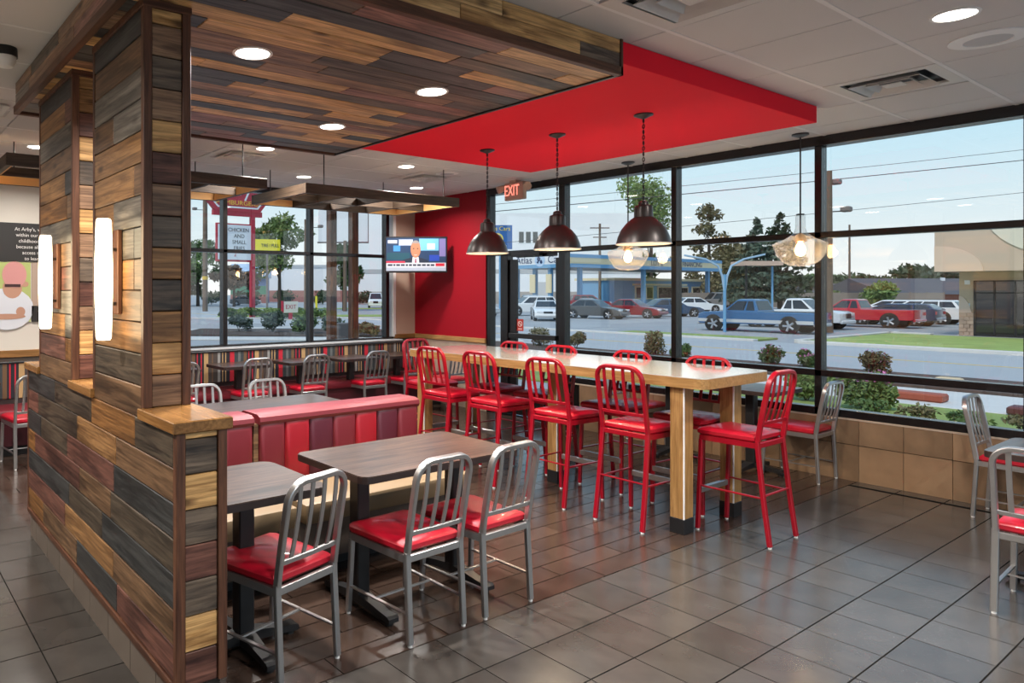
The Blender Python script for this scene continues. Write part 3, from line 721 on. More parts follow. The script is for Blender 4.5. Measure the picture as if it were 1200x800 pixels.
def sblob(n, c, pts, d, e=0.9):
    b = new_bm(); b.faces.new([b.verts.new((x_*TW, -0.001-0.0006*d, z_*TH)) for x_, z_ in pts])
    return obj(n, b, flat('screen_'+n, tuple(v*0.4 for v in c), 0.4, emit=c, es=e*0.40), tv)
sblob('presenter_suit', (0.03, 0.04, 0.07), [(-0.48, -0.45), (0.42, -0.45), (0.36, -0.3), (0.12, -0.16), (-0.16, -0.16), (-0.42, -0.3)], 4)
sblob('presenter_shirt', (0.85, 0.85, 0.9), [(-0.13, -0.45), (0.10, -0.45), (0.08, -0.14), (-0.11, -0.14)], 5)
sblob('presenter_tie', (0.45, 0.10, 0.18), [(-0.045, -0.45), (0.02, -0.45), (0.005, -0.22), (-0.03, -0.22)], 5.6)
E_ = lambda cx_, cz, rx, rz: [(cx_+rx*math.cos(2*PI*i/20), cz+rz*math.sin(2*PI*i/20)) for i in range(20)]
sblob('presenter_face', (0.62, 0.27, 0.15), E_(-0.015, 0.28, 0.16, 0.46), 5.2)
sblob('presenter_hair', (0.38, 0.33, 0.31), [(-0.165, 0.48), (-0.13, 0.68), (-0.05, 0.78), (0.03, 0.78), (0.11, 0.68), (0.14, 0.48), (0.08, 0.62), (-0.10, 0.62)], 5.8)
sblob('presenter_mouth', (0.75, 0.55, 0.5), [(-0.07, 0.0), (0.04, 0.0), (0.02, -0.05), (-0.05, -0.05)], 5.9)
for s in (-1, 1): sblob('presenter_eye', (0.06, 0.03, 0.03), E_(-0.015+s*0.065, 0.33, 0.025, 0.03), 5.9)
# ================================================================ FURNITURE
def seat_body(kind):
    """slat-back chair facing +y: aluminium dining chair or tall red bar stool"""
    hi = kind == 'stool'
    m = M['red_metal'] if hi else M['alu']
    t = thing('bar_stool' if hi else 'dining_chair', 'x', 'stool' if hi else 'chair')
    sw = 0.17; nrm = (0, 1, 0.12)
    if hi:
        zs, zt, zl = 0.64, 1.085, 0.765; foot, knee, top = -0.23, -0.155, -0.235
    else:
        zs, zt, zl = 0.405, 0.835, 0.505; foot, knee, top = -0.215, -0.195, -0.27
    def yb(z): return knee + (top-knee)*((z-zs)/(zt-zs))**1.15 if z > zs else knee
    ft = 0.215; wd, dp = 0.030, 0.024
    gl = []
    for s in (-1, 1):
        if hi: pts = [(s*0.178, foot, 0.012), (s*0.175, foot+0.035, 0.26), (s*0.171, knee-0.012, 0.50), (s*sw, knee, zs-0.02), (s*sw, knee, zs+0.012)]
        else: pts = [(s*0.172, foot, 0.012), (s*0.171, foot+0.010, 0.2), (s*sw, knee, zs-0.02), (s*sw, knee, zs+0.012)]
        l1 = obj('leg', sweep(new_bm(), pts, wd, dp, nrm), m, t, smooth=True)
        fx = 0.19; ftop = 0.195
        l2 = obj('leg', sweep(new_bm(), [(s*fx, ft, 0.012), (s*0.182, ftop, zs-0.03)], 0.027, 0.024, (0, 1, 0)), m, t, smooth=True)
        obj('glide', cyl(new_bm(), (s*(0.178 if hi else 0.172), foot, 0), (s*(0.178 if hi else 0.172), foot, 0.016), 0.011, n=8), M['white'], l1)
        obj('glide', cyl(new_bm(), (s*fx, ft, 0), (s*fx, ft, 0.016), 0.011, n=8), M['white'], l2)
    # arch
    pts = [(-sw, yb(z), z) for z in (zs+0.01, zs+0.07, zs+0.15, zs+0.22, zt-0.11)]
    rr = 0.085
    for i in range(0, 7):
        a = PI/2*i/6
        z = zt-rr+rr*math.sin(a); pts.append((-sw+rr-rr*math.cos(a), yb(z), z))
    pts += [(-p[0], p[1], p[2]) for p in pts[::-1]]
    obj('back_frame', sweep(new_bm(), pts, dp, wd, (0, 1, 0.18)), m, t, smooth=True)
    obj('back_rail', sweep(new_bm(), [(-sw, yb(zl), zl), (0, yb(zl)-0.004, zl), (sw, yb(zl), zl)], 0.022, 0.012, (0, 1, 0.1)), m, t, smooth=True)
    for i in range(4):
        x = -0.108+0.072*i
        pts = [(x, yb(z)-0.012*math.sin(PI*(z-zl)/(zt-zl)), z) for z in [zl+(zt-0.008-zl)*k/5 for k in range(6)]]
        obj('slat', sweep(new_bm(), pts, 0.022, 0.008, (0, 1, 0.1)), m, t, smooth=True)
    # seat frame and cushion
    b = new_bm()
    box(b, -0.178, 0.178, knee-0.008, knee+0.012, zs-0.034, zs, 0.003); box(b, -0.19, 0.19, 0.19, 0.207, zs-0.034, zs, 0.003)
    for s in (-1, 1): loft(b, [[(s*0.165, knee, zs-0.034), (s*0.182, knee, zs-0.034), (s*0.182, knee, zs), (s*0.165, knee, zs)], [(s*0.176, 0.2, zs-0.034), (s*0.194, 0.2, zs-0.034), (s*0.194, 0.2, zs), (s*0.176, 0.2, zs)]])
    obj('seat_frame', b, m, t)
    b = new_bm()
    def ring(g, z): return [(-0.178+g, knee+0.016+g, z), (0.178-g, knee+0.016+g, z), (0.198-g, 0.19-g*0.4, z), (0.18-g, 0.222-g, z), (-0.18+g, 0.222-g, z), (-0.198+g, 0.19-g*0.4, z)]
    loft(b, [ring(0.01, zs+0.001), ring(0.0, zs+0.012), ring(0.0, zs+0.032), ring(0.012, zs+0.045), ring(0.05, zs+0.055)])
    obj('seat', b, M['vinyl'], t, smooth=True)
    # stretchers
    def bar(n, p, q, w_=0.016, d_=0.010): obj(n, sweep(new_bm(), [p, q], w_, d_, (0, 0.2, 1)), m, t, smooth=True)
    if hi:
        for s in (-1, 1): bar('stretcher', (s*0.175, foot+0.04, 0.30), (s*0.188, 0.21, 0.30))
        bar('stretcher', (-0.175, foot+0.04, 0.315), (0.175, foot+0.04, 0.315))
        obj('footrest', bx(-0.188, 0.188, 0.198, 0.222, 0.245, 0.285, 0.004), M['alu'], t)
    else:
        for s in (-1, 1): bar('stretcher', (s*0.171, foot+0.01, 0.14), (s*0.187, 0.21, 0.14), 0.018, 0.009)
        bar('stretcher', (-0.178, 0.02, 0.14), (0.178, 0.02, 0.14), 0.018, 0.009)
    return t
chair0 = seat_body('chair'); stool0 = seat_body('stool'); used = set()
def place(src, x, y, deg, label, group):
    if src.name not in used:
        used.add(src.name); src.location = (x, y, 0); src.rotation_euler = (0, 0, R(deg)); src['label'] = label; src['group'] = group
        return src
    return copy_thing(src, (x, y, 0), R(deg), label, group)
GC = 'aluminium slat-back dining chairs'
place(chair0, 1.53, 2.70, 14, 'aluminium chair with red seat at the grey table beside the divider end', GC)
place(chair0, 2.235, 2.645, 2, 'aluminium chair with red seat, left of the pair at the walnut table', GC)
place(chair0, 2.715, 2.645, 2, 'aluminium chair with red seat at the walnut table, nearer the bar table', GC)
for x, lb in ((2.88, 'aluminium chair mostly hidden behind the plank column by the striped seat'), (3.77, 'aluminium chair at the first visible table along the striped window seat'),
              (4.55, 'aluminium chair at the second visible table along the striped window seat'), (5.47, 'aluminium chair at the third table along the striped window seat'),
              (6.12, 'aluminium chair half hidden by the far leg of the bar table')):
    place(chair0, x, 7.27, 0, lb, GC)
place(chair0, 2.94, 5.06, 180, 'aluminium chair behind the red booth, arched back showing above the grey table', GC)
place(chair0, 2.32, 5.04, 180, 'aluminium chair behind the red booth beside the plank column', GC)
place(chair0, 6.775, 2.775, 0, 'aluminium chair with its back beside the red end stool, at the window', GC)
place(chair0, 6.76, 4.30, 180, 'aluminium chair at the window seen through the bar table legs', GC)
place(chair0, 6.60, 6.95, 0, 'aluminium chair before the red wall seen behind the bar stools', GC)
place(chair0, 6.72, 1.36, 180, 'aluminium chair by the window sill, side view, behind the slatted chair', GC)
place(chair0, 4.90, 0.875, -90, 'aluminium chair at the photo edge, its back to the viewer', GC)
place(chair0, 5.86, 0.86, 90, 'aluminium chair across the edge table, mostly out of view', GC)
place(chair0, 1.36, 7.02, 4, 'aluminium chair with red seat in the aisle beyond the divider', GC)
GS = 'red bar stools around the bar table'
for y, lb in ((2.87, 'red bar stool nearest the front corner leg of the bar table'), (3.49, 'red bar stool second from the front leg on the near long side'),
              (4.17, 'red bar stool third from the front leg on the near long side'), (4.76, 'red bar stool fourth from the front, by the booth end')):
    place(stool0, 4.53, y, -90, lb, GS)
for y, lb in ((2.85, 'red bar stool on the window side nearest the rear corner leg'), (3.49, 'red bar stool on the window side second from the rear leg'),
              (4.21, 'red bar stool on the window side third from the rear leg'), (4.77, 'red bar stool on the window side nearest the door')):
    place(stool0, 5.20, y, 90, lb, GS)
place(stool0, 4.88, 2.32, 0, 'red bar stool standing alone at the front end of the bar table', GS)
place(stool0, 4.90, 5.42, 180, 'red bar stool at the far end of the bar table', GS)

# ---- bar table
bt = thing('bar_table', 'long tall oak bar table on square legs with black feet', 'table', (4.905, 3.82, 0))
def rrect(x0, x1, y0, y1, r, n=5):
    out = []
    for cx_, cy_, a0 in ((x1-r, y1-r, 0), (x0+r, y1-r, 90), (x0+r, y0+r, 180), (x1-r, y0+r, 270)):
        out += [(cx_+r*math.cos(R(a0+90*i/n)), cy_+r*math.sin(R(a0+90*i/n))) for i in range(n+1)]
    return out
tp = rrect(-0.445, 0.445, -1.45, 1.45, 0.07)
obj('tabletop', prism(new_bm(), tp, 1.034, 1.039), M['oak_glare'], bt)
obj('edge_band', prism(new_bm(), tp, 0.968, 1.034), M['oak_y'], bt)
lp = [(x, y) for x in (-0.35, 0.29) for y in (-1.25, 1.29)] + [(-0.015, 0.02)]
for x, y in lp:
    l = obj('leg', bx(x-0.055, x+0.055, y-0.048, y+0.048, 0.1, 0.968, 0.002), M['oak'], bt)
    obj('metal_edge', bx(x-0.056, x-0.048, y-0.049, y-0.042, 0.1, 0.966), M['white'], l)
    obj('foot', bx(x-0.058, x+0.058, y-0.051, y+0.051, 0.0, 0.1, 0.002), M['black'], l)
# ---- dining tables
def dtable(name, x0, x1, y0, y1, label, top='walnut', cols=1, axis='y', z=0.745, group='pedestal dining tables', r=0.05):
    cx_, cy_ = (x0+x1)/2, (y0+y1)/2; a, b = (x1-x0)/2, (y1-y0)/2
    t = thing(name, label, 'table', (cx_, cy_, 0), 0, group)
    pts = rrect(-a, a, -b, b, r, 3)
    obj('tabletop', prism(new_bm(), pts, z-0.006, z), M[top], t)
    obj('edge_band', prism(new_bm(), rrect(-a-0.002, a+0.002, -b-0.002, b+0.002, r, 3), z-0.034, z-0.004), flat('table_edge', (0.028, 0.016, 0.014), 0.4), t)
    for i in range(cols):
        px = 0 if cols == 1 else (-a*0.62 if i == 0 else a*0.62)
        c = obj('pedestal', bx(px-0.038, px+0.038, -0.038, 0.038, 0.05, z-0.05, 0.006), M['black'], t)
        obj('top_plate', bx(px-0.12, px+0.12, -0.12, 0.12, z-0.05, z-0.034), M['black'], c)
        dirs = ((0, 1), (0, -1)) if cols == 2 else ((1, 0), (-1, 0), (0, 1), (0, -1))
        for dx, dy in dirs:
            L = 0.26
            bm = new_bm()
            def sec(d, h0, h1, w_):
                q = (-dy, dx)
                return [(px+dx*d-q[0]*w_, dy*d-q[1]*w_, h0), (px+dx*d+q[0]*w_, dy*d+q[1]*w_, h0), (px+dx*d+q[0]*w_, dy*d+q[1]*w_, h1), (px+dx*d-q[0]*w_, dy*d-q[1]*w_, h1)]
            loft(bm, [sec(0.0, 0.035, 0.085, 0.04), sec(0.1, 0.03, 0.07, 0.032), sec(L-0.05, 0.02, 0.05, 0.026), sec(L, 0.018, 0.05, 0.032), sec(L+0.015, 0.02, 0.04, 0.03)])
            f_ = obj('base_arm', bm, M['iron'], t)
            obj('foot_pad', cyl(new_bm(), (px+dx*(L-0.02), dy*(L-0.02), 0), (px+dx*(L-0.02), dy*(L-0.02), 0.022), 0.02, n=10), M['rubber'], f_)
    return t
dtable('dining_table', 1.93, 2.985, 2.58, 3.19, 'large walnut-topped table with two black pedestals before the red booth', cols=2)
dtable('dining_table', 1.17, 1.735, 2.56, 3.13, 'small grey-topped table tucked beside the end of the divider', r=0.07)
for x, lb in ((2.86, 'pedestal table hidden behind the plank column at the striped seat'), (3.72, 'first visible pedestal table at the striped window seat'),
              (4.57, 'second visible pedestal table at the striped window seat'), (5.33, 'third pedestal table at the striped window seat'), (6.10, 'fourth pedestal table at the striped seat nearest the red wall')):
    dtable('dining_table', x-0.30, x+0.30, 7.16, 7.68, lb)
dtable('dining_table', 2.02, 3.17, 4.36, 4.96, 'long glare-lit table top behind the red booth', cols=2)
dtable('dining_table', 1.22, 1.95, 4.36, 4.96, 'table top showing between the divider cap and the red booth')
dtable('dining_table', 6.33, 6.935, 2.80, 3.40, 'small table against the window sill beside the red end stool')
dtable('dining_table', 6.33, 6.935, 3.55, 4.15, 'small table against the window sill behind the bar table')
dtable('dining_table', 6.33, 6.935, 0.50, 1.12, 'window table at the photo edge beyond the slatted chair')
dtable('dining_table', 5.0, 5.62, 0.55, 1.166, 'table at the photo edge before the aluminium chair')
dtable('dining_table', 0.55, 1.15, 7.16, 7.68, 'table in the aisle alcove beyond the divider')
# ---- booth benches
def booth(x0, x1, tones, label, yb=3.74):
    t = thing('booth_bench', label, 'booth seat', ((x0+x1)/2, 3.6, 0), 0, 'red channel-back booth benches')
    a = (x1-x0)/2; o_ = 3.6
    obj('plinth', bx(-a+0.02, a-0.02, 3.42-o_, 4.14-o_, 0.0, 0.10), M['black'], t)
    for sgn, y0, y1, nm in ((1, 3.22, yb+0.03, 'seat_cushion'), (-1, 4.0, 4.40, 'seat_cushion')):
        obj(nm, bx(-a, a, y0-o_, y1-o_, 0.33, 0.445, 0.02, 2), M['tan'], t, smooth=True)
    obj('seat_box', bx(-a+0.01, a-0.01, 3.30-o_, 4.34-o_, 0.10, 0.33), flat('booth_box', (0.09, 0.065, 0.05), 0.6), t)
    obj('back_core', bx(-a, a, yb+0.045-o_, 3.97-o_, 0.33, 0.815, 0.01), M['vinyl_maroon'], t)
    n = len(tones); w_ = 2*a/n
    for i, k in enumerate(tones):
        bm = new_bm(); xa, xb = -a+w_*i+0.0015, -a+w_*(i+1)-0.0015
        def rg(y, g, z0, z1): return [(xa+g, y, z0+g), (xb-g, y, z0+g), (xb-g, y, z1-g), (xa+g, y, z1-g)]
        loft(bm, [rg(yb+0.05-o_, 0, 0.44, 0.805), rg(yb+0.012-o_, 0.0, 0.44, 0.805), rg(yb-o_, 0.012, 0.44, 0.805), rg(yb-0.006-o_, 0.035, 0.44, 0.805)])
        obj('back_channel', bm, M['vinyl_'+k], t, smooth=True)
    bm = new_bm()
    prof = [(yb+0.0-o_, 0.795), (yb-0.012-o_, 0.815), (yb-0.006-o_, 0.84), (yb+0.03-o_, 0.855), (3.95-o_, 0.855), (3.985-o_, 0.84), (3.985-o_, 0.80)]
    loft(bm, [[(x_, y, z) for y, z in prof] for x_ in (-a-0.004, a+0.004)])
    obj('top_roll', bm, M['vinyl_muted'], t, smooth=True)
booth(2.02, 3.27, ('muted', 'bright', 'maroon', 'muted', 'bright', 'maroon', 'muted'), 'double booth bench with seven red vinyl channels behind the walnut table')
booth(1.20, 1.975, ('bright', 'maroon', 'muted', 'muted'), 'shorter red booth bench between the divider end and the seven-channel booth')
obj('divider_post', bx(0, 0.03, 0, 0.25, 0, 0.80), M['brown']).location = (1.983, 3.75, 0)
tag(bpy.data.objects['divider_post'], 'narrow brown wooden post between the two red booth benches', 'post')
# ---- striped window seat
def stripes(name):
    m = bpy.data.materials.new(name); m.use_nodes = True; n = m.node_tree.nodes; l = m.node_tree.links; b = n['Principled BSDF']
    t = n.new('ShaderNodeTexCoord'); s = n.new('ShaderNodeSeparateXYZ'); l.new(t.outputs['Object'], s.inputs[0])
    a = n.new('ShaderNodeMath'); a.operation = 'MULTIPLY_ADD'; a.inputs[1].default_value = 1/0.68; a.inputs[2].default_value = 20 - 3.79/0.68
    l.new(s.outputs['X'], a.inputs[0]); f_ = n.new('ShaderNodeMath'); f_.operation = 'FRACT'; l.new(a.outputs[0], f_.inputs[0])
    r = n.new('ShaderNodeValToRGB'); r.color_ramp.interpolation = 'CONSTANT'; l.new(f_.outputs[0], r.inputs[0])
    C_ = dict(r=(0.46, 0.012, 0.03), d=(0.035, 0.045, 0.05), g=(0.12, 0.13, 0.13), b=(0.14, 0.075, 0.035), k=(0.012, 0.010, 0.016), t=(0.42, 0.27, 0.12), u=(0.055, 0.042, 0.036), l=(0.26, 0.26, 0.25))
    seq = [(0, 'r'), (0.085, 'd'), (0.16, 'g'), (0.21, 'd'), (0.27, 'b'), (0.335, 'k'), (0.365, 'r'), (0.385, 'k'), (0.44, 'r'), (0.46, 'k'), (0.50, 't'), (0.58, 'u'), (0.65, 'b'), (0.67, 'u'), (0.76, 'l'), (0.81, 'k'), (0.845, 't'), (0.865, 'k'), (0.905, 't'), (0.925, 'k')]
    el = r.color_ramp.elements
    el[0].position = 0; el[0].color = (*C_['r'], 1); el[1].position = seq[1][0]; el[1].color = (*C_[seq[1][1]], 1)
    for p, c in seq[2:]: k = el.new(p); k.color = (*C_[c], 1)
    l.new(r.outputs[0], b.inputs['Base Color']); b.inputs['Roughness'].default_value = 0.75
    return m
M['stripes'] = stripes('striped_fabric')
bq = thing('window_banquette', 'long striped-back bench seat with red cushion under the far window', 'bench', (0, 7.8, 0))
obj('striped_back', bx(-1.0, WX-0.03, -0.02, 0.20, 0.50, 0.862, 0.006), M['stripes'], bq)
obj('piping', bx(-1.0, WX-0.03, -0.03, 0.06, 0.858, 0.878, 0.005), M['black'], bq)
obj('back_board', bx(-1.0, WX-0.03, -0.005, 0.20, 0.36, 0.50), flat('banquette_dark', (0.035, 0.022, 0.02), 0.5), bq)
for i, (a, b) in enumerate(((-1.0, 0.6), (0.604, 2.2), (2.204, 3.8), (3.804, 5.4), (5.404, WX-0.03))):
    obj('seat_cushion', bx(a, b, -0.47, 0.0, 0.36, 0.45, 0.02, 2), M['vinyl_muted'], bq, smooth=True)
obj('seat_base', bx(-1.0, WX-0.04, -0.43, 0.19, 0.10, 0.36), flat('banquette_base', (0.07, 0.008, 0.014), 0.5), bq)
obj('plinth', bx(-1.0, WX-0.05, -0.38, 0.19, 0.0, 0.10), M['black'], bq)
# ================================================================ OUTSIDE
GZ = -0.55
asph = mat('asphalt', (0.30, 0.315, 0.33), 0.85, bump=0.2, bscale=30, var=0.12, vscale=0.35)
conc = mat('concrete', (0.58, 0.57, 0.55), 0.8, var=0.10, vscale=1.2)
grass = mat('grass_green', (0.23, 0.30, 0.075), 0.9, bump=0.5, bscale=30, var=0.28, vscale=0.9)
mulch = mat('mulch_brown', (0.075, 0.052, 0.042), 0.95, bump=0.6, bscale=25, var=0.4, vscale=6)
def slab(n, x0, x1, y0, y1, z0, z1, m, rz=0.0):
    return struct(obj(n, bx(-(x1-x0)/2, (x1-x0)/2, -(y1-y0)/2, (y1-y0)/2, 0, z1-z0, 0.01), m, None, ((x0+x1)/2, (y0+y1)/2, z0), (0, 0, rz)))
slab('parking_lot', -150, 320, -200, 320, GZ-0.4, GZ, asph)
slab('sidewalk', WX+0.15, 13.4, -20, 8.3, GZ, GZ+0.02, conc)
slab('lawn', 13.4, 16.2, -20, 22, GZ, GZ+0.05, grass)
slab('kerb', 16.2, 18.9, -20, 22, GZ, GZ+0.06, conc)
slab('flower_bed', 18.9, 21.6, -20, 22, GZ, GZ+0.12, mulch)
slab('road', 21.8, 31.6, -120, 200, GZ, GZ+0.02, mat('road_grey', (0.39, 0.41, 0.43), 0.8, var=0.06, vscale=0.4))
slab('road_line', 26.55, 26.67, -120, 200, GZ+0.02, GZ+0.024, flat('line_yellow', (0.55, 0.42, 0.16)))
slab('kerb', 31.6, 32.0, -60, 13.0, GZ, GZ+0.14, conc)
slab('lawn', 32.0, 41.5, -60, 13.0, GZ, GZ+0.10, grass)
slab('kerb', 41.5, 42.0, 11.5, 13.2, GZ, GZ+0.16, conc)
slab('kerb', 32.0, 43.0, 13.0, 13.3, GZ, GZ+0.16, conc, R(0))
slab('lawn', 31.8, 33.6, 14.6, 21.5, GZ, GZ+0.09, grass)
slab('kerb', 31.4, 31.8, 14.6, 60, GZ, GZ+0.10, conc)
t = thing('parking_block', 'brick red painted kerb block on the concrete beyond the window', 'kerb block', (16.9, 4.95, GZ+0.06))
obj('body', bx(-0.2, 0.2, -0.5, 0.7, 0, 0.15, 0.03), flat('kerb_red', (0.34, 0.075, 0.04)), t)
t = thing('parking_block', 'dark red kerb block at the photo edge by the sill', 'kerb block', (16.3, 2.75, GZ+0.06))
obj('body', bx(-0.2, 0.2, -0.5, 0.7, 0, 0.14, 0.03), flat('kerb_dark_red', (0.12, 0.03, 0.03)), t)
t = thing('garden_stone', 'pale rounded stone on the bed above the chair back', 'stone', (19.2, 5.0, GZ+0.12))
obj('body', bx(-0.16, 0.16, -0.24, 0.24, 0, 0.2, 0.08, 3), flat('stone_tan', (0.62, 0.48, 0.30)), t, smooth=True)
slab('sidewalk', 6.0, 26.0, 26.0, 27.6, GZ, GZ+0.05, conc, R(-38))
slab('flower_bed', 13.0, 25.0, 27.8, 33.5, GZ, GZ+0.06, mulch, R(-38))
slab('kerb', 18, 38, 46.2, 46.8, GZ, GZ+0.12, conc, R(-30))
slab('lawn', 24, 46, 47.0, 51.0, GZ, GZ+0.05, grass, R(-30))
slab('lawn', 36, 64, 66, 70, GZ, GZ+0.05, grass, R(-35))
slab('sidewalk', 5, 22, 36.5, 37.6, GZ, GZ+0.01, conc, R(-8))

ORD = ('first', 'second', 'third', 'fourth', 'fifth', 'sixth', 'seventh', 'eighth')
# ---- foliage
def leafcloud(blobs, n, size, seed, flat_=0.0):
    r = random.Random(seed); vs, fs = [], []
    wts = [b[3]*b[4] for b in blobs]
    for _ in range(n):
        x, y, z, rx, rz_ = r.choices(blobs, wts)[0]
        v = Vector((r.gauss(0, 1), r.gauss(0, 1), r.gauss(0, 1))).normalized()*(r.random()**0.45)
        c = Vector((x+v.x*rx, y+v.y*rx, z+v.z*rz_))
        a = Vector((r.gauss(0, 1), r.gauss(0, 1), r.gauss(0, 1)*(1-flat_))).normalized(); b = a.cross(Vector((r.gauss(0, 1), r.gauss(0, 1), r.gauss(0, 1)))).normalized()
        s = size*r.uniform(0.6, 1.3); k = len(vs)
        vs += [c-a*s, c+b*s*0.5, c+a*s, c-b*s*0.5]; fs.append((k, k+1, k+2, k+3))
    me = bpy.data.meshes.new('crown'); me.from_pydata(vs, [], fs)
    return me
def leafmat(n, c): return mat(n, c, 0.7, var=0.35, vscale=0.9)
LF = dict(dk=leafmat('leaf_dark', (0.035, 0.062, 0.022)), md=leafmat('leaf_mid', (0.07, 0.125, 0.032)), lt=leafmat('leaf_light', (0.15, 0.22, 0.06)), ol=leafmat('leaf_olive', (0.13, 0.115, 0.05)), br=leafmat('leaf_brown', (0.12, 0.07, 0.045)), bl=leafmat('leaf_bluegreen', (0.085, 0.125, 0.085)))
bark = mat('bark', (0.06, 0.045, 0.035), 0.9)
def tree(x, y, h, r, key, label, seed, n=2600, trunk=0.35, kind='round', size=0.3, cat='tree', group='trees beyond the car lots'):
    t = thing('tree' if cat == 'tree' else 'shrub', label, cat, (x, y, GZ), 0, group)
    rr = random.Random(seed); bl = []
    if kind == 'round':
        for i in range(16):
            a = rr.uniform(0, 2*PI); q = r*rr.uniform(0.1, 0.8); z = h*rr.uniform(trunk+0.08, 0.92)
            bl.append((q*math.cos(a), q*math.sin(a), z, r*rr.uniform(0.25, 0.45), h*rr.uniform(0.07, 0.15)))
    elif kind == 'conifer':
        for i in range(26):
            f = i/25; z = h*(trunk+(1-trunk)*f); w_ = r*(1-f)**0.8
            for k in range(3):
                a = rr.uniform(0, 2*PI); bl.append((w_*0.6*math.cos(a), w_*0.6*math.sin(a), z, max(0.25, w_*0.5), h*0.022))
    elif kind == 'sparse':
        for i in range(26):
            a = rr.uniform(0, 2*PI); f = rr.uniform(0, 1); z = h*(trunk+(1-trunk)*f); q = r*(1.05-f*0.8)*rr.uniform(0.2, 1)
            bl.append((q*math.cos(a), q*math.sin(a), z, r*0.22, h*0.05))
    me = leafcloud(bl, n, size, seed); me.materials.append(LF[key])
    o = obj('crown', me, None, t); o['kind'] = 'stuff'
    b = new_bm(); cyl(b, (0, 0, 0), (0, 0, h*0.6), r*0.05+0.06, r*0.03+0.02, 8)
    for i in range(7):
        c = bl[int(i*len(bl)/7)]; cyl(b, (0, 0, h*(trunk*0.8+0.05*i)), (c[0], c[1], c[2]), r*0.02+0.02, 0.02, 5)
    obj('trunk', b, bark, t)
    return t
tree(39.8, 91.8, 9.6, 4.2, 'md', 'leafy green tree beyond the lot at the plank column edge', 1)
tree(42.5, 86.0, 6.0, 3.4, 'br', 'russet brown tree behind the sign board', 2)
tree(37.7, 95.0, 4.0, 4.5, 'ol', 'low olive tree at the foot of the leafy tree by the column', 3)
tree(38.2, 66.3, 10.0, 3.6, 'lt', 'broad green tree to the right of the red sign post', 4, n=4200, size=0.26)
tree(44.0, 62.5, 7.2, 2.2, 'md', 'green tree behind the middle window post', 5)
tree(98.0, 130.0, 14.5, 2.9, 'dk', 'small treetop above the screen side roof', 6, trunk=0.6)
tree(112.0, 68.5, 22.6, 6.6, 'lt', 'tall airy green tree behind the nearest dome pendant', 7, n=3400, size=0.34, trunk=0.3)
tree(121.0, 63.4, 16.8, 6.0, 'ol', 'tall sparse brown-green tree with a pointed top beyond the blue canopy', 8, kind='sparse', n=2200, size=0.34, trunk=0.25)
tree(110.0, 54.9, 10.2, 5.4, 'ol', 'wide olive tree behind the curved lot lamp', 9, n=3400, size=0.34, trunk=0.12)
tree(79.0, 36.4, 9.6, 3.6, 'bl', 'dark blue-green spruce behind the blue pickup', 10, kind='conifer', n=3200, size=0.28, trunk=0.12)
tree(84.0, 36.3, 10.5, 4.6, 'dk', 'dark spreading conifer beside the spruce', 11, kind='conifer', n=3000, size=0.3, trunk=0.12)
tree(86.5, 41.5, 7.5, 2.8, 'ol', 'brownish bushy tree between the lamp and the spruce', 12, n=2600, trunk=0.1)
for i, (x, y, h, r, k) in enumerate(((153, 59, 5.5, 8, 'dk'), (165, 66, 5.6, 9, 'md'), (190, 64, 6.6, 11, 'dk'), (183, 53, 5.4, 8, 'md'), (170, 47.7, 7.6, 9, 'dk'), (166, 44.0, 7.0, 8, 'dk'), (158.9, 40.5, 6.6, 7, 'bl'), (150, 107, 8, 9, 'md'), (120, 78, 9, 8, 'md'), (114, 71, 8.5, 6, 'md'))):
    tree(x, y, h, r, k, (ORD[i]+' rounded tree counted rightward in the treeline behind the houses' if i < 7 else ('far green tree at the left end behind the lot canopy', 'far green tree behind the middle of the lot canopy', 'green tree behind the blue lot office')[i-7]), 20+i, n=1500, trunk=0.05, size=0.55,
         group='far treeline' if i < 7 else 'trees behind the canopy')
def shrub(x, y, h, r, key, label, seed, flower=None, n=1500, grp='shrubs outside the windows', size=0.045):
    t = thing('shrub', label, 'shrub', (x, y, GZ+0.05), 0, grp); rr = random.Random(seed)
    bl = [(rr.uniform(-.5, .5)*r, rr.uniform(-.5, .5)*r, h*rr.uniform(0.25, 0.75), r*0.5, h*0.26) for _ in range(7)]
    me = leafcloud(bl, n, size, seed); me.materials.append(LF[key]); o = obj('foliage', me, None, t); o['kind'] = 'stuff'
    b = new_bm()
    for q in bl[:5]: cyl(b, (0, 0, -0.05), (q[0], q[1], q[2]), 0.012, 0.006, 5)
    obj('stem', b, bark, t)
    if flower:
        me = leafcloud([(q[0], q[1], q[2]+h*0.25, r*0.35, h*0.08) for q in bl], 70, size*0.7, seed+9); me.materials.append(flat('petal_'+flower, {'pink': (0.62, 0.2, 0.42), 'mauve': (0.42, 0.26, 0.4)}[flower])); o = obj('blossoms', me, None, t); o['kind'] = 'stuff'
shrub(14.9, 5.05, 0.68, 0.45, 'lt', 'flowering shrub close outside, right of the aluminium chair', 1, 'pink', n=2600)
shrub(15.2, 6.1, 0.61, 0.43, 'lt', 'green shrub close outside behind the red end stool', 12, None, n=2200)
shrub(20.7, 6.75, 0.72, 0.4, 'ol', 'mauve flowering shrub on the bed by the road', 2, 'mauve')
shrub(21.2, 9.3, 0.65, 0.4, 'md', 'green shrub with pink flower near the window post, left of two', 3, 'pink')
shrub(21.1, 8.45, 0.58, 0.36, 'md', 'pink flowering shrub near the window post, right of two', 4, 'pink')
shrub(21.0, 17.2, 0.79, 0.5, 'ol', 'olive shrub outside the door', 5)
shrub(21.3, 15.9, 0.72, 0.43, 'ol', 'olive shrub outside the door, right of its twin', 6)
shrub(21.3, 12.9, 0.83, 0.43, 'ol', 'tall olive shrub left of the window post behind the table', 7)
shrub(21.2, 12.0, 0.58, 0.32, 'md', 'low shrub right of the tall olive shrub', 8)
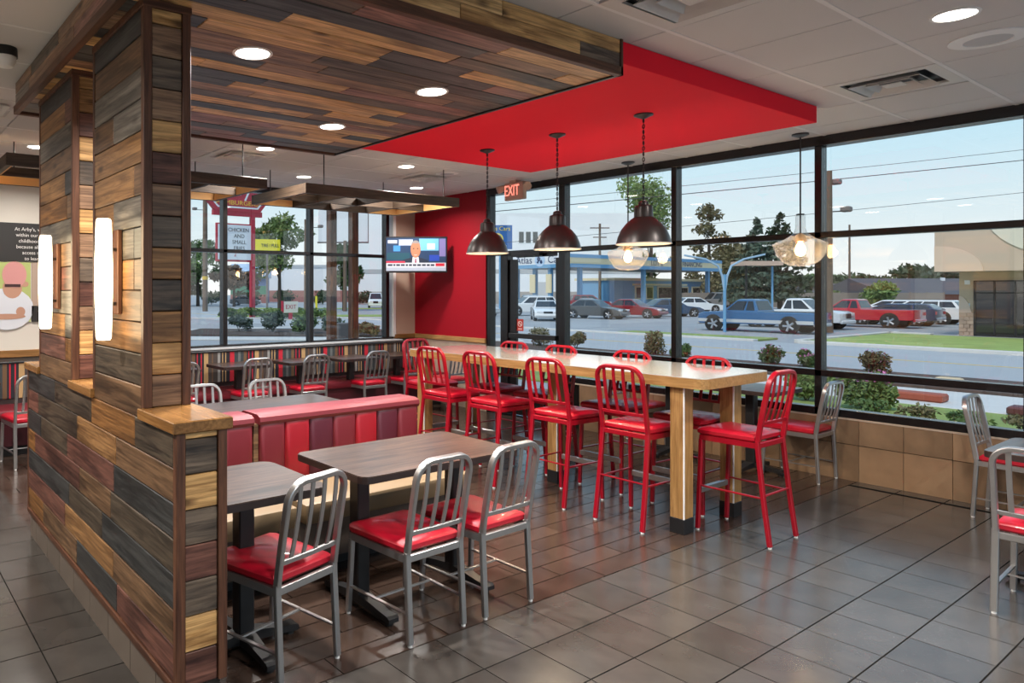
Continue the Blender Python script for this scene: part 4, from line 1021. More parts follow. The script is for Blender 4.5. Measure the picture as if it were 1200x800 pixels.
for i in range(7): shrub(14.2, 1.0+0.62*i, 0.28, 0.35, 'ol' if i % 2 else 'md', ORD[i]+' low grassy plant counted leftward under the right window rail', 30+i, n=260, grp='low plants below the window rail')
for i, (x, y, h, k) in enumerate(((16.6, 33.0, 1.1, 'bl'), (17.7, 31.4, 1.35, 'bl'), (18.3, 29.6, 1.2, 'md'), (18.9, 27.8, 1.1, 'bl'), (19.6, 26.2, 0.9, 'ol'), (21.5, 26.0, 1.0, 'ol'), (23.0, 25.2, 0.9, 'br'))):
    shrub(x, y, h*0.8, 0.75, k, ORD[i]+' leafy shrub counted rightward in the bed outside the far window', 50+i, n=900, grp='shrubs in the far window bed', size=0.1)
for i in range(8): shrub(24.0+0.85*i, 49.3-0.62*i, 0.85, 0.9, 'lt' if i % 2 else 'md', ORD[i]+' clipped green shrub counted rightward from the red sign post', 70+i, n=500, grp='clipped shrubs by the sign', size=0.12)
for i in range(7): shrub(46+5.2*i, 101-2.6*i, 2.3, 2.6, 'dk', ORD[i]+' dark hedge shrub counted rightward before the white store', 90+i, n=600, grp='hedge shrubs by the white store', size=0.25)
shrub(106.9, 35.3, 3.6, 2.8, 'lt', 'rounded yellow-green bush before the brick houses', 110, n=1300, grp='bushes by the houses', size=0.28)
shrub(108.0, 41.5, 2.2, 2.6, 'lt', 'low yellow-green bush before the nearer grey roof', 111, n=900, grp='bushes by the houses', size=0.28)

# ---- vehicles (front along +x)
tyre = mat('tyre', (0.015, 0.015, 0.016), 0.8); rim = mat('wheel_rim', (0.5, 0.5, 0.52), 0.3, 0.8)
def vehicle(kind, paint, x, y, deg, label, L=4.6, H=1.5, W=1.82, skirt=None):
    t = thing('car' if kind != 'pickup' else 'pickup_truck', label, 'car' if kind != 'pickup' else 'truck', (x, y, GZ), R(deg), 'parked vehicles across the road')
    m = flat('paint_'+paint[0], paint[1], 0.22, coat=0.6, spec=0.5); hw = W/2; a = L/2
    wr_ = 0.33 if kind == 'sedan' else 0.39
    if kind == 'sedan':
        prof = [(-a, 0.42), (-a, 0.86), (-a+0.15, 0.93), (-a+0.95, 0.97), (a-1.55, 0.93), (a-0.35, 0.78), (a-0.02, 0.62), (a, 0.34), (a-0.1, 0.24), (-a+0.1, 0.26)]
        cab = ((-a+0.55, a-1.45), (-a+1.35, a-2.25), 0.93, H)
    elif kind == 'suv':
        prof = [(-a, 0.46), (-a, 1.02), (-a+0.08, 1.08), (a-1.3, 1.06), (a-0.3, 0.95), (a, 0.75), (a, 0.42), (a-0.1, 0.32), (-a+0.1, 0.34)]
        cab = ((-a+0.06, a-1.2), (-a+0.45, a-2.0), 1.04, H)
    else:
        prof = [(-a, 0.52), (-a, 1.06), (a-1.55, 1.08), (a-0.35, 1.02), (a-0.03, 0.9), (a, 0.5), (a-0.1, 0.38), (-a+0.1, 0.46)]
        cab = ((-0.25, a-1.35), (0.0, a-2.05), 1.05, H)
    b = new_bm(); vs = []
    rings = []
    for yy, g in ((-hw, 0.05), (-hw+0.07, 0.0), (hw-0.07, 0.0), (hw, 0.05)):
        cxm, czm = 0, 0.65
        rings.append([(cxm+(px-cxm)*(1-g*0.35), yy, czm+(pz-czm)*(1-g*1.6)) for px, pz in prof])
    loft(b, rings)
    obj('body', b, m, t, smooth=True)
    (b0, b1), (r0, r1), zb, zt = cab; bw, rw = hw-0.05, hw-0.24
    lo = [(b0, -bw, zb), (b1, -bw, zb), (b1, bw, zb), (b0, bw, zb)]; hi = [(r0, -rw, zt-0.04), (r1, -rw, zt-0.04), (r1, rw, zt-0.04), (r0, rw, zt-0.04)]
    top = [(r0+0.12, -rw+0.1, zt), (r1-0.12, -rw+0.1, zt), (r1-0.12, rw-0.1, zt), (r0+0.12, rw-0.1, zt)]
    b = new_bm(); loft(b, [lo, hi, top]); obj('cabin', b, m, t, smooth=True)
    def win_(n, i, j, u0, u1, v0, v1):
        A, B, C, D = [Vector(q) for q in (lo[i], lo[j], hi[j], hi[i])]
        def pt(u, v): return (A*(1-u)+B*u)*(1-v)+(D*(1-u)+C*u)*v
        q = [pt(u0, v0), pt(u1, v0), pt(u1, v1), pt(u0, v1)]; nn = (q[1]-q[0]).cross(q[3]-q[0]).normalized()
        cen = sum(q, Vector())/4
        if nn.dot(cen-Vector((0.5*(b0+b1), 0, cen.z))) < 0: nn = -nn
        b = new_bm(); loft(b, [[p-nn*0.01 for p in q], [p+nn*0.012 for p in q]]); obj(n, b, M['dglass'], t)
    win_('windshield', 1, 2, 0.06, 0.94, 0.1, 0.93); win_('rear_window', 3, 0, 0.08, 0.92, 0.15, 0.9)
    sp = [(0.06, 0.48), (0.52, 0.94)] if kind != 'pickup' else [(0.08, 0.34), (0.4, 0.92)]
    if kind == 'suv': sp = [(0.05, 0.30), (0.33, 0.62), (0.65, 0.94)]
    for u0, u1 in sp:
        win_('side_window', 0, 1, u0, u1, 0.12, 0.88); win_('side_window', 2, 3, 1-u1, 1-u0, 0.12, 0.88)
    if kind == 'pickup':
        obj('bed_opening', bx(-a+0.1, -0.35, -hw+0.12, hw-0.12, 1.03, 1.075), M['rubber'], t)
    for wx in (a-0.88, -a+0.95 if kind != 'pickup' else -a+1.15):
        for s in (-1, 1):
            obj('wheel_arch', cyl(new_bm(), (wx, s*(hw-0.12), wr_+0.03), (wx, s*(hw+0.004), wr_+0.03), wr_+0.075, n=22), M['rubber'], t)
            wl = obj('wheel', cyl(new_bm(), (wx, s*(hw-0.2), wr_), (wx, s*(hw+0.014), wr_), wr_, n=22), tyre, t, smooth=True)
            bm = new_bm(); cyl(bm, (wx, s*(hw+0.01), wr_), (wx, s*(hw+0.022), wr_), wr_*0.26, n=14)
            for k in range(5):
                an = 2*PI*k/5; d = Vector((math.cos(an), 0, math.sin(an)))
                cyl(bm, Vector((wx, s*(hw+0.016), wr_))+d*0.03, Vector((wx, s*(hw+0.016), wr_))+d*wr_*0.68, wr_*0.12, wr_*0.16, 6)
            obj('rim', bm, rim, wl)
    for s in (-1, 1):
        obj('headlight', bx(a-0.16, a+0.012, s*hw*0.62-0.2, s*hw*0.62+0.2, 0.60 if kind == 'sedan' else 0.76, 0.74 if kind == 'sedan' else 0.92, 0.02), flat('headlight', (0.75, 0.76, 0.78), 0.15), t)
        obj('taillight', bx(-a-0.012, -a+0.1, s*hw*0.84-0.11, s*hw*0.84+0.11, 0.72, 0.92, 0.02), flat('taillight', (0.5, 0.02, 0.02), 0.25), t)
    obj('front_bumper', bx(a-0.1, a+0.05, -hw*0.93, hw*0.93, 0.34, 0.52, 0.04), flat('paint_'+(skirt or paint)[0], (skirt or paint)[1]), t)
    obj('rear_bumper', bx(-a-0.05, -a+0.1, -hw*0.93, hw*0.93, 0.38, 0.54, 0.04), flat('paint_'+(skirt or paint)[0], (skirt or paint)[1]), t)
    obj('grille', bx(a-0.05, a+0.008, -hw*0.34, hw*0.34, 0.56 if kind == 'sedan' else 0.62, 0.7 if kind == 'sedan' else 0.9), M['black'], t)
    if skirt: obj('lower_trim', bx(-a+0.05, a-0.05, -hw-0.006, hw+0.006, 0.48, 0.66, 0.01), flat('paint_'+skirt[0], skirt[1]), t)
    return t
BLUE = ('blue', (0.035, 0.13, 0.29)); SIL = ('silver', (0.50, 0.51, 0.52)); WHT = ('white', (0.78, 0.79, 0.80)); RED = ('red', (0.50, 0.02, 0.035)); NAV = ('navy', (0.018, 0.025, 0.075)); DRED = ('dark_red', (0.27, 0.022, 0.028)); GRY = ('grey', (0.2, 0.19, 0.185)); CHR = ('charcoal', (0.09, 0.09, 0.09)); DBL = ('dark_blue', (0.03, 0.075, 0.15)); PBL = ('pale_blue', (0.45, 0.53, 0.58))
vehicle('pickup', BLUE, 39.45, 17.95, 90, 'blue and silver pickup truck parked nearest across the road', 5.75, 1.72, 1.95, SIL)
vehicle('pickup', WHT, 45.3, 18.9, -90, 'white pickup truck behind the blue pickup, nose to the red one', 5.6, 1.72, 1.95)
vehicle('pickup', RED, 50.2, 17.15, 90, 'red pickup truck parked before the grey-roofed houses', 5.6, 1.66, 1.95)
vehicle('suv', NAV, 54.0, 16.75, 90, 'navy car behind the tail of the red pickup', 4.6, 1.35)
vehicle('suv', WHT, 57.9, 16.6, 90, 'white estate car beside the corner of the beige bank', 4.7, 1.55)
vehicle('suv', WHT, 61.5, 19.3, 90, 'white car roof showing above the red pickup bed', 4.6, 1.5)
vehicle('sedan', DBL, 56.6, 32.9, -34, 'dark blue saloon car crossing behind the window post', 4.8, 1.5)
vehicle('sedan', WHT, 69.8, 38.0, -34, 'white saloon car beyond the dark blue saloon', 4.9, 1.5)
vehicle('suv', GRY, 90.0, 46.2, 146, 'grey off-road car at the back by the olive tree', 4.9, 1.95)
vehicle('sedan', DRED, 51.6, 33.0, -82, 'dark red saloon car facing the road under the glass pendant', 4.6, 1.5)
vehicle('sedan', CHR, 47.7, 33.8, -82, 'charcoal saloon car with pale lamps beside the dark red saloon', 4.7, 1.5)
vehicle('sedan', GRY, 54.0, 38.6, -60, 'grey car behind the charcoal and dark red saloons', 4.6, 1.5)
vehicle('suv', WHT, 48.6, 41.0, 150, 'white off-road car seen through the door glass', 4.6, 1.7)
vehicle('sedan', WHT, 41.9, 33.9, -136, 'white saloon car facing the door', 4.5, 1.45)
vehicle('sedan', PBL, 61.0, 51.0, -100, 'pale blue car at the back behind the white off-road car', 4.5, 1.7)
vehicle('suv', DRED, 68.5, 49.4, -34, 'dark red off-road car under the blue canopy', 4.5, 1.7)
vehicle('sedan', SIL, 44.0, 43.0, -100, 'silver car seen in the narrow pane left of the door', 4.6, 1.5)
vehicle('sedan', WHT, 50.0, 52.0, -100, 'white car behind the silver car in the narrow pane', 4.6, 1.6)
vehicle('suv', WHT, 54.2, 70.0, -128, 'white off-road car driving up seen beside the screen', 4.8, 1.9)
vehicle('sedan', CHR, 47.6, 92.5, -34, 'dark car parked far beyond the red sign post', 4.4, 1.5)

# ---- car lot: canopy, office, white warehouse
blue = flat('lot_blue', (0.14, 0.34, 0.56), 0.6); cream = flat('lot_cream', (0.72, 0.62, 0.40), 0.7); navy = flat('lot_navy', (0.02, 0.04, 0.12)); wht = flat('lot_white', (0.75, 0.77, 0.80))
t = thing('lot_canopy', 'long blue and cream car lot canopy with sign lettering', 'canopy', (67.2, 50.9, GZ))
obj('deck', bx(0.05, 33.15, 0.05, 8.75, 4.85, 6.3), flat('deck_grey', (0.25, 0.26, 0.27)), t)
obj('blue_band', bx(0.0, 33.2, -0.08, 0.05, 4.82, 5.25), blue, t); obj('cream_band', bx(0.0, 33.2, -0.06, 0.05, 5.25, 5.95), cream, t); obj('blue_band', bx(0.0, 33.2, -0.08, 0.05, 5.95, 6.36), blue, t)
obj('blue_band', bx(-0.08, 0.05, 0, 8.8, 4.82, 5.25), blue, t); obj('white_band', bx(-0.06, 0.05, 0, 8.8, 5.25, 6.36), wht, t)
text('lettering', 'Atlas', 1.25, navy, t, (-0.07, 6.6, 5.78), (R(90), 0, R(-90)), ext=0.01); text('lettering', 'Cars', 1.25, navy, t, (-0.07, 1.9, 5.78), (R(90), 0, R(-90)), ext=0.01)
b = new_bm(); b.faces.new([b.verts.new((-0.09, 4.2+0.75*math.cos(2*PI*i/24), 5.75+0.75*math.sin(2*PI*i/24))) for i in range(24)]); obj('globe_emblem', b, flat('globe_blue', (0.45, 0.60, 0.80)), t)
for cy__, cz__, s_ in ((4.35, 5.9, 0.3), (4.0, 5.55, 0.22), (4.5, 5.5, 0.15)):
    b = new_bm(); b.faces.new([b.verts.new((-0.1, cy__+s_*math.cos(2*PI*i/7)*rnd.uniform(0.7, 1.1), cz__+s_*math.sin(2*PI*i/7)*rnd.uniform(0.7, 1.2))) for i in range(7)]); obj('globe_land', b, navy, t)
text('lettering', 'LOT 2', 1.0, navy, t, (17.2, -0.08, 5.62), (R(90), 0, 0), ext=0.01)
text('lettering', 'FINANCING', 0.9, navy, t, (25.5, -0.08, 5.62), (R(90), 0, 0), ext=0.01)
for x, y in ((2.8, 0.8), (15.6, 0.8), (31, 0.8), (0.6, 8.2), (0.6, 3.2), (0.8, 5.6)):
    p = obj('column', bx(x-0.22, x+0.22, y-0.22, y+0.22, 0, 4.85), blue, t)
obj('banner', bx(0.25, 0.36, 5.2, 6.0, 1.9, 4.1), cream, t); obj('banner', bx(0.25, 0.36, 2.8, 3.6, 1.9, 4.1), cream, t)
t = thing('lot_office', 'blue car lot office with cream window frames', 'building', (100, 62.0, GZ))
obj('wall', bx(-12.5, 13.6, -3, 3, 0, 3.6), blue, t); obj('roof_edge', bx(-12.8, 13.9, -3.3, 3.3, 3.6, 3.95), cream, t)
obj('awning', bx(-8.2, 4.0, -4.2, -3.0, 2.9, 3.15), cream, t)
for x0, x1 in ((-7.4, -5.6), (-4.8, -3.4), (-1.8, 3.2), (4.2, 6.0), (7.6, 9.6), (10.6, 12.6)):
    f_ = obj('window_frame', bx(x0-0.25, x1+0.25, -3.12, -3.0, 0.9, 2.8), cream, t); obj('pane', bx(x0, x1, -3.16, -3.1, 1.1, 2.6), M['dglass'], f_)
t = thing('white_warehouse', 'large white warehouse wall with three small windows behind the car lot', 'building', (96.5, 75.55, GZ), math.atan2(-12.96, 19.03))
obj('wall', bx(-34, 14, 0, 10, 0, 15.0), flat('warehouse_white', (0.92, 0.92, 0.92), 0.8, var=0.05, vscale=0.2), t)
obj('base_band', bx(-34, 14, -0.06, 0.0, 0, 2.0), flat('warehouse_band', (0.42, 0.37, 0.33)), t); obj('grey_band', bx(-34, 14, -0.05, 0.0, 5.0, 5.7), flat('warehouse_grey', (0.5, 0.5, 0.5)), t)
for i in range(3): obj('window', bx(-6.4+1.15*i, -5.65+1.15*i, -0.08, 0.0, 10.1, 11.9), flat('warehouse_window', (0.10, 0.10, 0.09)), t)
obj('door', bx(-3.4, -1.6, -0.08, 0, 0, 3.6), flat('warehouse_door', (0.6, 0.6, 0.6)), t)
t = thing('lot_sign', 'blue square sign with yellow lettering and emblem behind a dome pendant', 'sign', (55.96, 51.1, GZ), math.atan2(-1.4, 2.07))
obj('board', bx(-1.75, 1.25, -0.1, 0.1, 6.5, 9.0), flat('sign_blue', (0.03, 0.13, 0.38)), t)
text('lettering', 'Atlas Cars', 0.62, flat('sign_yellow', (0.80, 0.65, 0.12)), t, (-0.25, -0.12, 8.62), (R(90), 0, 0), ext=0.01)
b = new_bm()
for i in range(20):
    q = [(-0.3+r*math.cos(a), -0.12, 7.55+r*math.sin(a)) for r, a in ((0.62, 2*PI*i/20), (0.62, 2*PI*(i+1)/20), (0.46, 2*PI*(i+1)/20), (0.46, 2*PI*i/20))]; b.faces.new([b.verts.new(p) for p in q])
for cx_, cz_, s in ((-0.45, 7.65, 0.22), (-0.12, 7.5, 0.2), (-0.3, 7.3, 0.13)):
    b.faces.new([b.verts.new((cx_+s*math.cos(2*PI*i/7), -0.122, cz_+s*math.sin(2*PI*i/7))) for i in range(7)])
obj('emblem', b, M['sign_yellow'], t)
text('lettering', 'Sales', 0.4, wht, t, (0.3, -0.12, 6.82), (R(90), 0, 0), ext=0.01)
obj('post', bx(-0.1, 0.1, -0.1, 0.1, 0, 6.5), blue, t)
# curved lot lamp
t = thing('lot_lamp', 'pale blue lamp post with two curving arms by the blue pickup', 'lamp post', (37.6, 18.9, GZ))
obj('pole', cyl(new_bm(), (0, 0, 0), (0, 0, 3.0), 0.075, n=10), blue, t, smooth=True)
for s, q in ((1, (0.83, -0.56)), (-1, (0.83, -0.56))):
    b = new_bm(); pts = [(0, 0, 2.0), (s*0.12*q[0], s*0.12*q[1], 2.9), (s*0.35*q[0], s*0.35*q[1], 3.45), (s*1.0*q[0], s*1.0*q[1], 3.8), (s*2.1*q[0], s*2.1*q[1], 4.05 if s > 0 else 4.0)]
    sweep(b, pts, 0.09, 0.09, (q[1], -q[0], 0)); obj('arm', b, flat('lamp_blue', (0.35, 0.50, 0.66)), t, smooth=True)
t = thing('pump_canopy', 'small flat canopy on one dark post among the trees', 'canopy', (71.4, 33.0, GZ), R(-34))
obj('roof', bx(-1.7, 1.9, -1.2, 1.2, 4.55, 4.95), flat('canopy_orange', (0.60, 0.42, 0.32)), t); obj('post', cyl(new_bm(), (-0.9, 0, 0), (-0.9, 0, 4.55), 0.09, n=8), M['black'], t); obj('post', cyl(new_bm(), (1.6, 0, 0), (1.6, 0, 4.5), 0.09, n=8), blue, t)

# ---- bank
t = thing('bank_building', 'beige bank building with deep fascia and dark glazed front', 'building', (44.0, 11.08, GZ))
bg_ = flat('bank_tan', (0.56, 0.42, 0.30), 0.8); 
obj('wall', bx(0, 14, -22, 0, 0, 3.1), bg_, t); obj('fascia', bx(-1.6, 14, -24, 0.5, 3.05, 5.15), flat('bank_fascia', (0.55, 0.42, 0.33), 0.8), t)
def arc(n, cy_, cz_, ry, rz_, a0, a1, m, x):
    b = new_bm(); pts = [(cy_, cz_)] + [(cy_+ry*math.cos(R(a0+(a1-a0)*i/14)), cz_+rz_*math.sin(R(a0+(a1-a0)*i/14))) for i in range(15)]
    pts = [(p, min(q, 5.14)) for p, q in pts]
    lo = [b.verts.new((x, p, q)) for p, q in pts]; hi = [b.verts.new((x-0.05, p, q)) for p, q in pts]
    b.faces.new(lo); b.faces.new(hi[::-1])
    for i in range(len(pts)): j = (i+1) % len(pts); b.faces.new((lo[i], lo[j], hi[j], hi[i]))
    obj(n, b, m, t)
arc('fascia_curve', 0.5, 3.05, 1.75, 1.2, 90, 180, flat('bank_light', (0.68, 0.50, 0.39)), -1.6)
arc('fascia_curve', -3.6, 6.2, 2.45, 2.45, 205, 335, flat('bank_cream', (0.70, 0.64, 0.54)), -1.6)
arc('wall_curve', 0.0, 0.6, 0.5, 1.3, 90, 180, M['bank_light'], 0)
wn = obj('glazing', bx(-0.06, 0.1, -10, -0.58, 0.05, 2.6), M['dglass'], t)
for y in (-0.58, -1.28, -2.0, -2.7, -3.4, -4.1): obj('glazing_bar', bx(-0.1, 0.0, y-0.04, y+0.04, 0.05, 2.62), M['black'], wn)
for z in (0.05, 0.62, 2.05, 2.6): obj('glazing_bar', bx(-0.1, 0.0, -10, -0.55, z-0.035, z+0.035), M['black'], wn)
st_ = flat('bank_stone', (0.40, 0.29, 0.22), 0.9, var=0.25, vscale=2)
for r_ in range(6):
    y = 0.0
    for k, l in enumerate((0.3, 0.28) if r_ % 2 else (0.18, 0.22, 0.18)):
        obj('stone', bx(-0.07-rnd.uniform(0, 0.03), 0.02, y-l+0.008, y-0.006, 0.185*r_+0.006, 0.185*(r_+1)-0.004, 0.008), st_, t); y -= l
for z in (0.0, ): obj('plinth', bx(-0.08, 0, -10, 0.05, -0.02, 0.04), conc, t)
for z in (1.35, 2.45): obj('wall_plate', bx(-0.03, 0, -0.4, -0.2, z, z+0.2), wht, t)
# ---- houses
def house(x, y, deg, L, D_, hw_, hr, label, roof=(0.085, 0.085, 0.10)):
    t = thing('house', label, 'house', (x, y, GZ-1.0), R(deg), 'brick houses with grey roofs')
    obj('wall', bx(-L/2, L/2, -D_/2, D_/2, 0, hw_), flat('house_brick', (0.27, 0.10, 0.07), 0.9, var=0.2, vscale=2), t)
    b = new_bm(); e_ = 0.5
    loft(b, [[(s*(L/2+e_), -D_/2-e_, hw_-0.1), (s*(L/2+e_), D_/2+e_, hw_-0.1), (s*(L/2+e_), 0, hr)] for s in (-1, 1)])
    obj('roof', b, flat('house_roof', roof, 0.9), t)
    for x_ in (-L*0.25, L*0.1):
        f_ = obj('window', bx(x_-0.7, x_+0.7, -D_/2-0.05, -D_/2, 1.2, 2.4), wht, t); obj('pane', bx(x_-0.55, x_+0.55, -D_/2-0.08, -D_/2-0.04, 1.35, 2.25), M['dglass'], f_)
    obj('chimney', bx(L*0.2, L*0.2+0.4, -1.2, -0.8, hr*0.7, hr+0.1), wht, t)
house(131.0, 38.5, -34, 18, 14, 2.75, 5.0, 'brick house with wide grey roof left of the bank')
house(139.0, 54.0, -30, 15, 11, 2.6, 4.4, 'brick house with grey roof behind the window post')
for i in range(6):
    pass
t = thing('lot_fence', 'long wooden fence behind the parked trucks', 'fence', (100, 43, GZ), R(-34))
for i in range(16): obj('fence_panel', bx(-14+2.2*i, -14+2.2*i+2.15, -0.05, 0.05, 0, 1.9), flat('fence_grey', (0.24, 0.2, 0.17), 0.9), t)
for i in range(17): obj('post', bx(-14.07+2.2*i, -13.95+2.2*i, -0.09, 0.03, 0, 2.0), M['fence_grey'], t)

# ---- poles and wires
wd_ = mat('pole_wood', (0.16, 0.11, 0.08), 0.9)
def pole(x, y, h, r, label, arms=(), lamps=(), bands=()):
    t = thing('utility_pole', label, 'pole', (x, y, GZ), 0, 'poles along the street')
    obj('shaft', cyl(new_bm(), (0, 0, 0), (0, 0, h), r, r*0.75, 10), wd_, t, smooth=True)
    for z, l in arms: obj('cross_arm', bx(-l*0.83-0.02, l*0.83, -0.06, 0.06, z-0.07, z+0.07), wd_, t, None, (0, 0, R(-34)))
    for z, dx, dy in lamps:
        a_ = obj('lamp_arm', cyl(new_bm(), (0, 0, z), (dx, dy, z+0.05), 0.03, n=6), M['mullion'], t)
        obj('lamp_head', bx(dx-0.22, dx+0.22, dy-0.22, dy+0.22, z, z+0.28, 0.06), flat('lamp_grey', (0.2, 0.17, 0.16)), a_)
    for z in bands: obj('yellow_band', cyl(new_bm(), (0, 0, z), (0, 0, z+0.35), r*1.05, n=10), flat('band_yellow', (0.7, 0.45, 0.05)), t)
    return t
pole(41.45, 15.6, 8.3, 0.19, 'wooden utility pole with two flood lamps behind the right window post', lamps=((7.6, 0.3, -0.2), (6.2, 0.75, -0.5)))
pole(86.1, 60.3, 11.5, 0.2, 'far utility pole with cross arm left of the nearest dome pendant', arms=((10.9, 1.6), (9.6, 1.1)))
pole(129.2, 45.8, 12.5, 0.17, 'tall thin pole rising above the grey-roofed houses')
pole(30.2, 67.8, 17.0, 0.28, 'wooden utility pole with a yellow band at the plank column edge', lamps=((10.5, -0.9, 0.6),), bands=(3.3,))
pole(42.7, 60.4, 7.4, 0.22, 'dark pole under the white billboard')
pole(36.0, 57.5, 9.0, 0.16, 'grey light pole beside the broad green tree', lamps=((8.2, 1.2, -0.8),))
wm = flat('cable_black', (0.06, 0.06, 0.065))
for n, (p, q) in enumerate((((81.4, 11.4, 13.65), (31.7, 45.3, 5.7)), ((81.4, 11.4, 12.55), (31.7, 45.3, 5.25)), ((81.4, 11.4, 9.6), (31.7, 45.3, 3.2)))):
    pass
def wire(p, q, r, label):
    p, q = Vector(p), Vector(q); b = new_bm(); pts = [p.lerp(q, i/12) - Vector((0, 0, 0.9*(i/12)*(1-i/12))) for i in range(13)]
    for a_, b_ in zip(pts, pts[1:]): cyl(b, a_, b_, r, n=5, caps=False)
    tag(obj('overhead_wire', b, wm), label, 'wire', 'overhead wires')
for (a0, a1, a2), r, lb in (((7.33, 10.2, 12.21), 0.018, 'topmost overhead wire across the right window'), ((6.86, 9.33, 11.27), 0.03, 'thicker overhead wire, second from the top'), ((4.55, 7.33, 8.73), 0.018, 'lowest overhead wire across the window')):
    wire((33.0, 39.2, a0-0.1), (92.0, 4.0, a2+2.7), r, lb)

# ---- far window view: pylon sign, signs, white store, billboard
sred = flat('sign_red', (0.46, 0.02, 0.045)); swh = flat('sign_white', (0.80, 0.80, 0.82)); syl = flat('sign_letter_yellow', (0.85, 0.55, 0.06))
t = thing('pylon_sign', 'tall red pylon sign with hat-shaped top and white letter board', 'sign', (24.55, 49.5, GZ))
for x in (-1.0, 1.5): obj('post', bx(x-0.17, x+0.17, -0.17, 0.17, 0, 8.1), sred, t)
obj('cross_bar', bx(-1.9, 2.3, -0.15, 0.15, 7.95, 8.35), sred, t)
hat = [(-1.75, 8.3), (2.1, 8.3), (2.85, 9.25), (2.5, 10.3), (1.4, 11.9), (-1.1, 11.9), (-2.2, 10.3), (-2.6, 9.25)]
b = new_bm(); prism(b, hat, -0.2, 0.2, Matrix.Rotation(R(90), 4, 'X')); obj('hat_panel', b, sred, t)
ins = [(0.1+(x-0.1)*0.9, 10.0+(z-10.0)*0.86) for x, z in hat]; ins2 = [(0.1+(x-0.1)*0.855, 10.0+(z-10.0)*0.79) for x, z in hat]
b = new_bm()
for i in range(8):
    j = (i+1) % 8; b.faces.new([b.verts.new((x, -0.215, z)) for x, z in (ins[i], ins[j], ins2[j], ins2[i])])
obj('white_outline', b, swh, t)
text('lettering', "Arby's", 1.6, swh, t, (0.2, -0.22, 10.0), (R(90), R(0), 0), ext=0.01)
text('lettering', 'HAMBURGERS', 0.5, syl, t, (0.1, -0.22, 8.93), (R(90), 0, 0), ext=0.01, sx=1.15)
obj('letter_board', bx(-1.5, 1.35, -0.12, 0.12, 4.55, 7.25), swh, t); obj('board_frame', bx(-1.62, 1.36, -0.10, 0.10, 4.4, 7.35), sred, t)
for i, s in enumerate(('& CHICKEN', 'AND', 'SMALL', 'FRIES')):
    text('lettering', s, 0.42, M['black'], t, (1.15 if i == 0 else 0.3, -0.13, 6.85-0.47*i), (R(90), 0, 0), align='RIGHT' if i == 0 else 'CENTER', ext=0.005)
text('lettering', '2', 0.45, sred, t, (-0.05, -0.13, 4.95), (R(90), 0, 0), ext=0.005)
t = thing('yellow_sign', 'yellow store sign with black lettering right of the pylon', 'sign', (35.4, 64.0, GZ), R(-20))
obj('board', bx(-1.35, 1.35, -0.1, 0.1, 6.3, 7.45), flat('board_yellow', (0.85, 0.72, 0.02)), t); text('lettering', 'TIRE / PULL', 0.5, M['black'], t, (0.3, -0.12, 6.8), (R(90), 0, 0), ext=0.01, sx=0.75)
obj('post', bx(-0.1, 0.1, -0.1, 0.1, 0, 6.3), M['lamp_grey'], t)
t = thing('white_store', 'long low white store across the street beyond the far window', 'building', (78.5, 110.2, GZ), math.atan2(-9.2, 13.5))
obj('wall', bx(-17, 16, 0, 12, 0, 7.0), swh, t); obj('brick_band', bx(-17, 16, -0.1, 0, 0, 2.2), flat('store_brick', (0.33, 0.13, 0.11)), t); obj('roof_edge', bx(-17, 16, -0.15, 0, 6.6, 7.1), flat('store_grey', (0.5, 0.52, 0.55)), t)
b = new_bm(); prism(b, [(8.0, 4.2), (12.5, 7.2), (17.0, 7.2), (17.0, 4.2)], 0.0, 1.5, Matrix.Rotation(R(90), 4, 'X')); obj('gable', b, flat('store_blue', (0.16, 0.28, 0.42)), t)
obj('sign_panel', bx(13.0, 15.5, -1.62, -1.5, 5.8, 6.8), sred, t)
t = thing('awning_shop', 'blue-roofed shop front seen between the sign posts', 'building', (57.0, 110.0, GZ), math.atan2(-9.2, 13.5))
obj('wall', bx(-3.0, 3.2, 0, 6, 0, 4.6), flat('shop_blue', (0.10, 0.16, 0.30)), t)
b = new_bm(); loft(b, [[(x, -0.5, 4.4), (x, 6, 4.4), (x, 4, 7.0)] for x in (-3.4, 3.6)]); obj('roof', b, flat('awning_blue', (0.38, 0.50, 0.66)), t)
obj('green_band', bx(-3.0, 3.2, -0.05, 0.0, 1.5, 3.0), flat('shop_green', (0.07, 0.22, 0.14)), t); obj('brick_band', bx(-3.0, 3.2, -0.06, 0, 0, 1.5), M['store_brick'], t)
t = thing('billboard', 'large blank white billboard behind the brown timber posts', 'billboard', (42.6, 60.8, GZ), math.atan2(-2.8, 4.1))
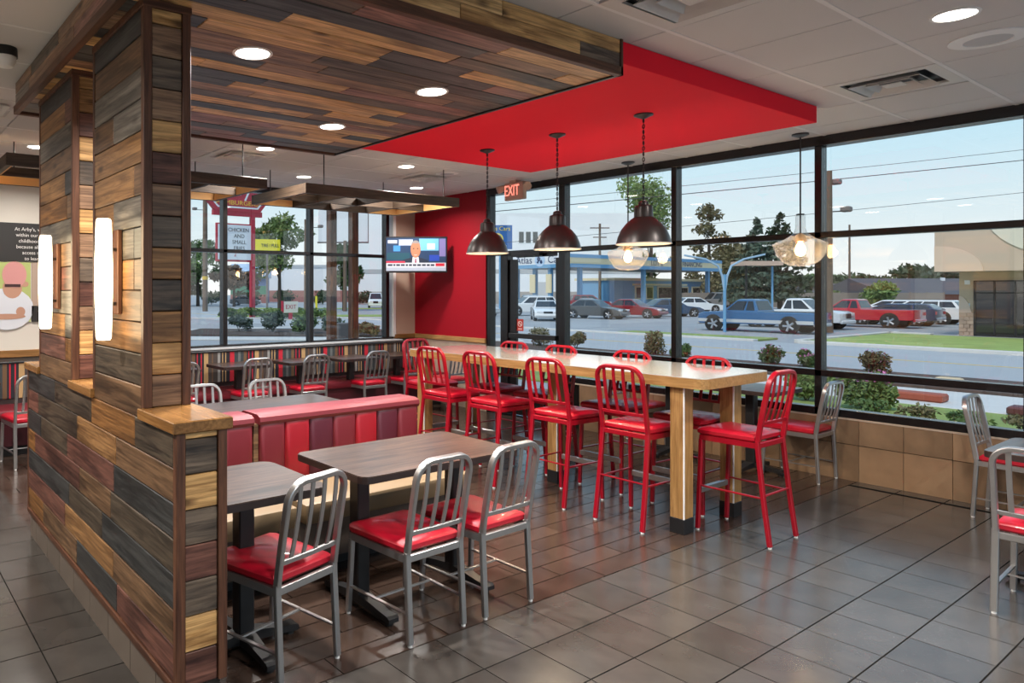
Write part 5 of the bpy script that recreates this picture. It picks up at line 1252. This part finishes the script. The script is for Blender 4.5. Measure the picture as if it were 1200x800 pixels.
obj('panel', bx(-2.5, 2.7, -0.1, 0.1, 7.3, 12.0), swh, t); obj('frame', bx(-2.6, 2.8, -0.06, 0.14, 7.15, 7.3), M['lamp_grey'], t); obj('frame', bx(2.7, 2.8, -0.06, 0.14, 7.3, 12.0), M['lamp_grey'], t)
t = thing('exit_marker', 'small white EXIT sign on a red post by the clipped shrubs', 'sign', (27.3, 45.75, GZ))
obj('post', bx(-0.12, 0.12, -0.1, 0.1, 0, 0.5), sred, t); obj('board', bx(-0.62, 0.62, -0.08, 0.08, 0.5, 1.35), flat('marker_cream', (0.75, 0.68, 0.55)), t); obj('side', bx(-0.75, -0.62, -0.09, 0.09, 0.45, 1.38), sred, t)
text('lettering', 'EXIT', 0.46, sred, t, (0, -0.085, 0.93), (R(90), 0, 0), ext=0.004)
for x, y, sd_ in ((40.1, 61.9, 'left'), (41.6, 60.9, 'right')):
    b = cyl(new_bm(), (0, 0, 0), (0, 0, 1.6), 0.12, n=10); o = obj('bollard', b, flat('bollard_yellow', (0.8, 0.7, 0.05)), None, (x, y, GZ)); tag(o, sd_ + ' one of two yellow posts at the lot edge behind the timber posts', 'bollard', 'yellow posts')
for x, y, lb in ((6.075, 8.95, 'brown timber post outside the far window, left of a pair'), (6.465, 8.92, 'brown timber post outside the far window, right of a pair')):
    o = obj('timber_post', bx(-0.06, 0.06, -0.06, 0.06, GZ, 3.6, 0.006), wood('post_wood_'+str(int(x*100)), (0.05, 0.018, 0.007), (0.18, 0.07, 0.026), axis=2), None, (x, y, 0)); tag(o, lb, 'post')
o = obj('leaning_rod', cyl(new_bm(), (0, 0, 0), (-0.9, 0.3, 2.6), 0.05, n=8), M['black'], None, (28.6, 31.2, GZ)); tag(o, 'black leaning rod in the bed beside the screen-side window post', 'rod')
o = obj('planter_box', bx(-0.55, 0.55, -0.4, 0.4, 0, 0.75, 0.02), flat('planter_grey', (0.10, 0.085, 0.08)), None, (17.6, 25.0, GZ)); tag(o, 'grey box planter outside behind the timber posts', 'planter')
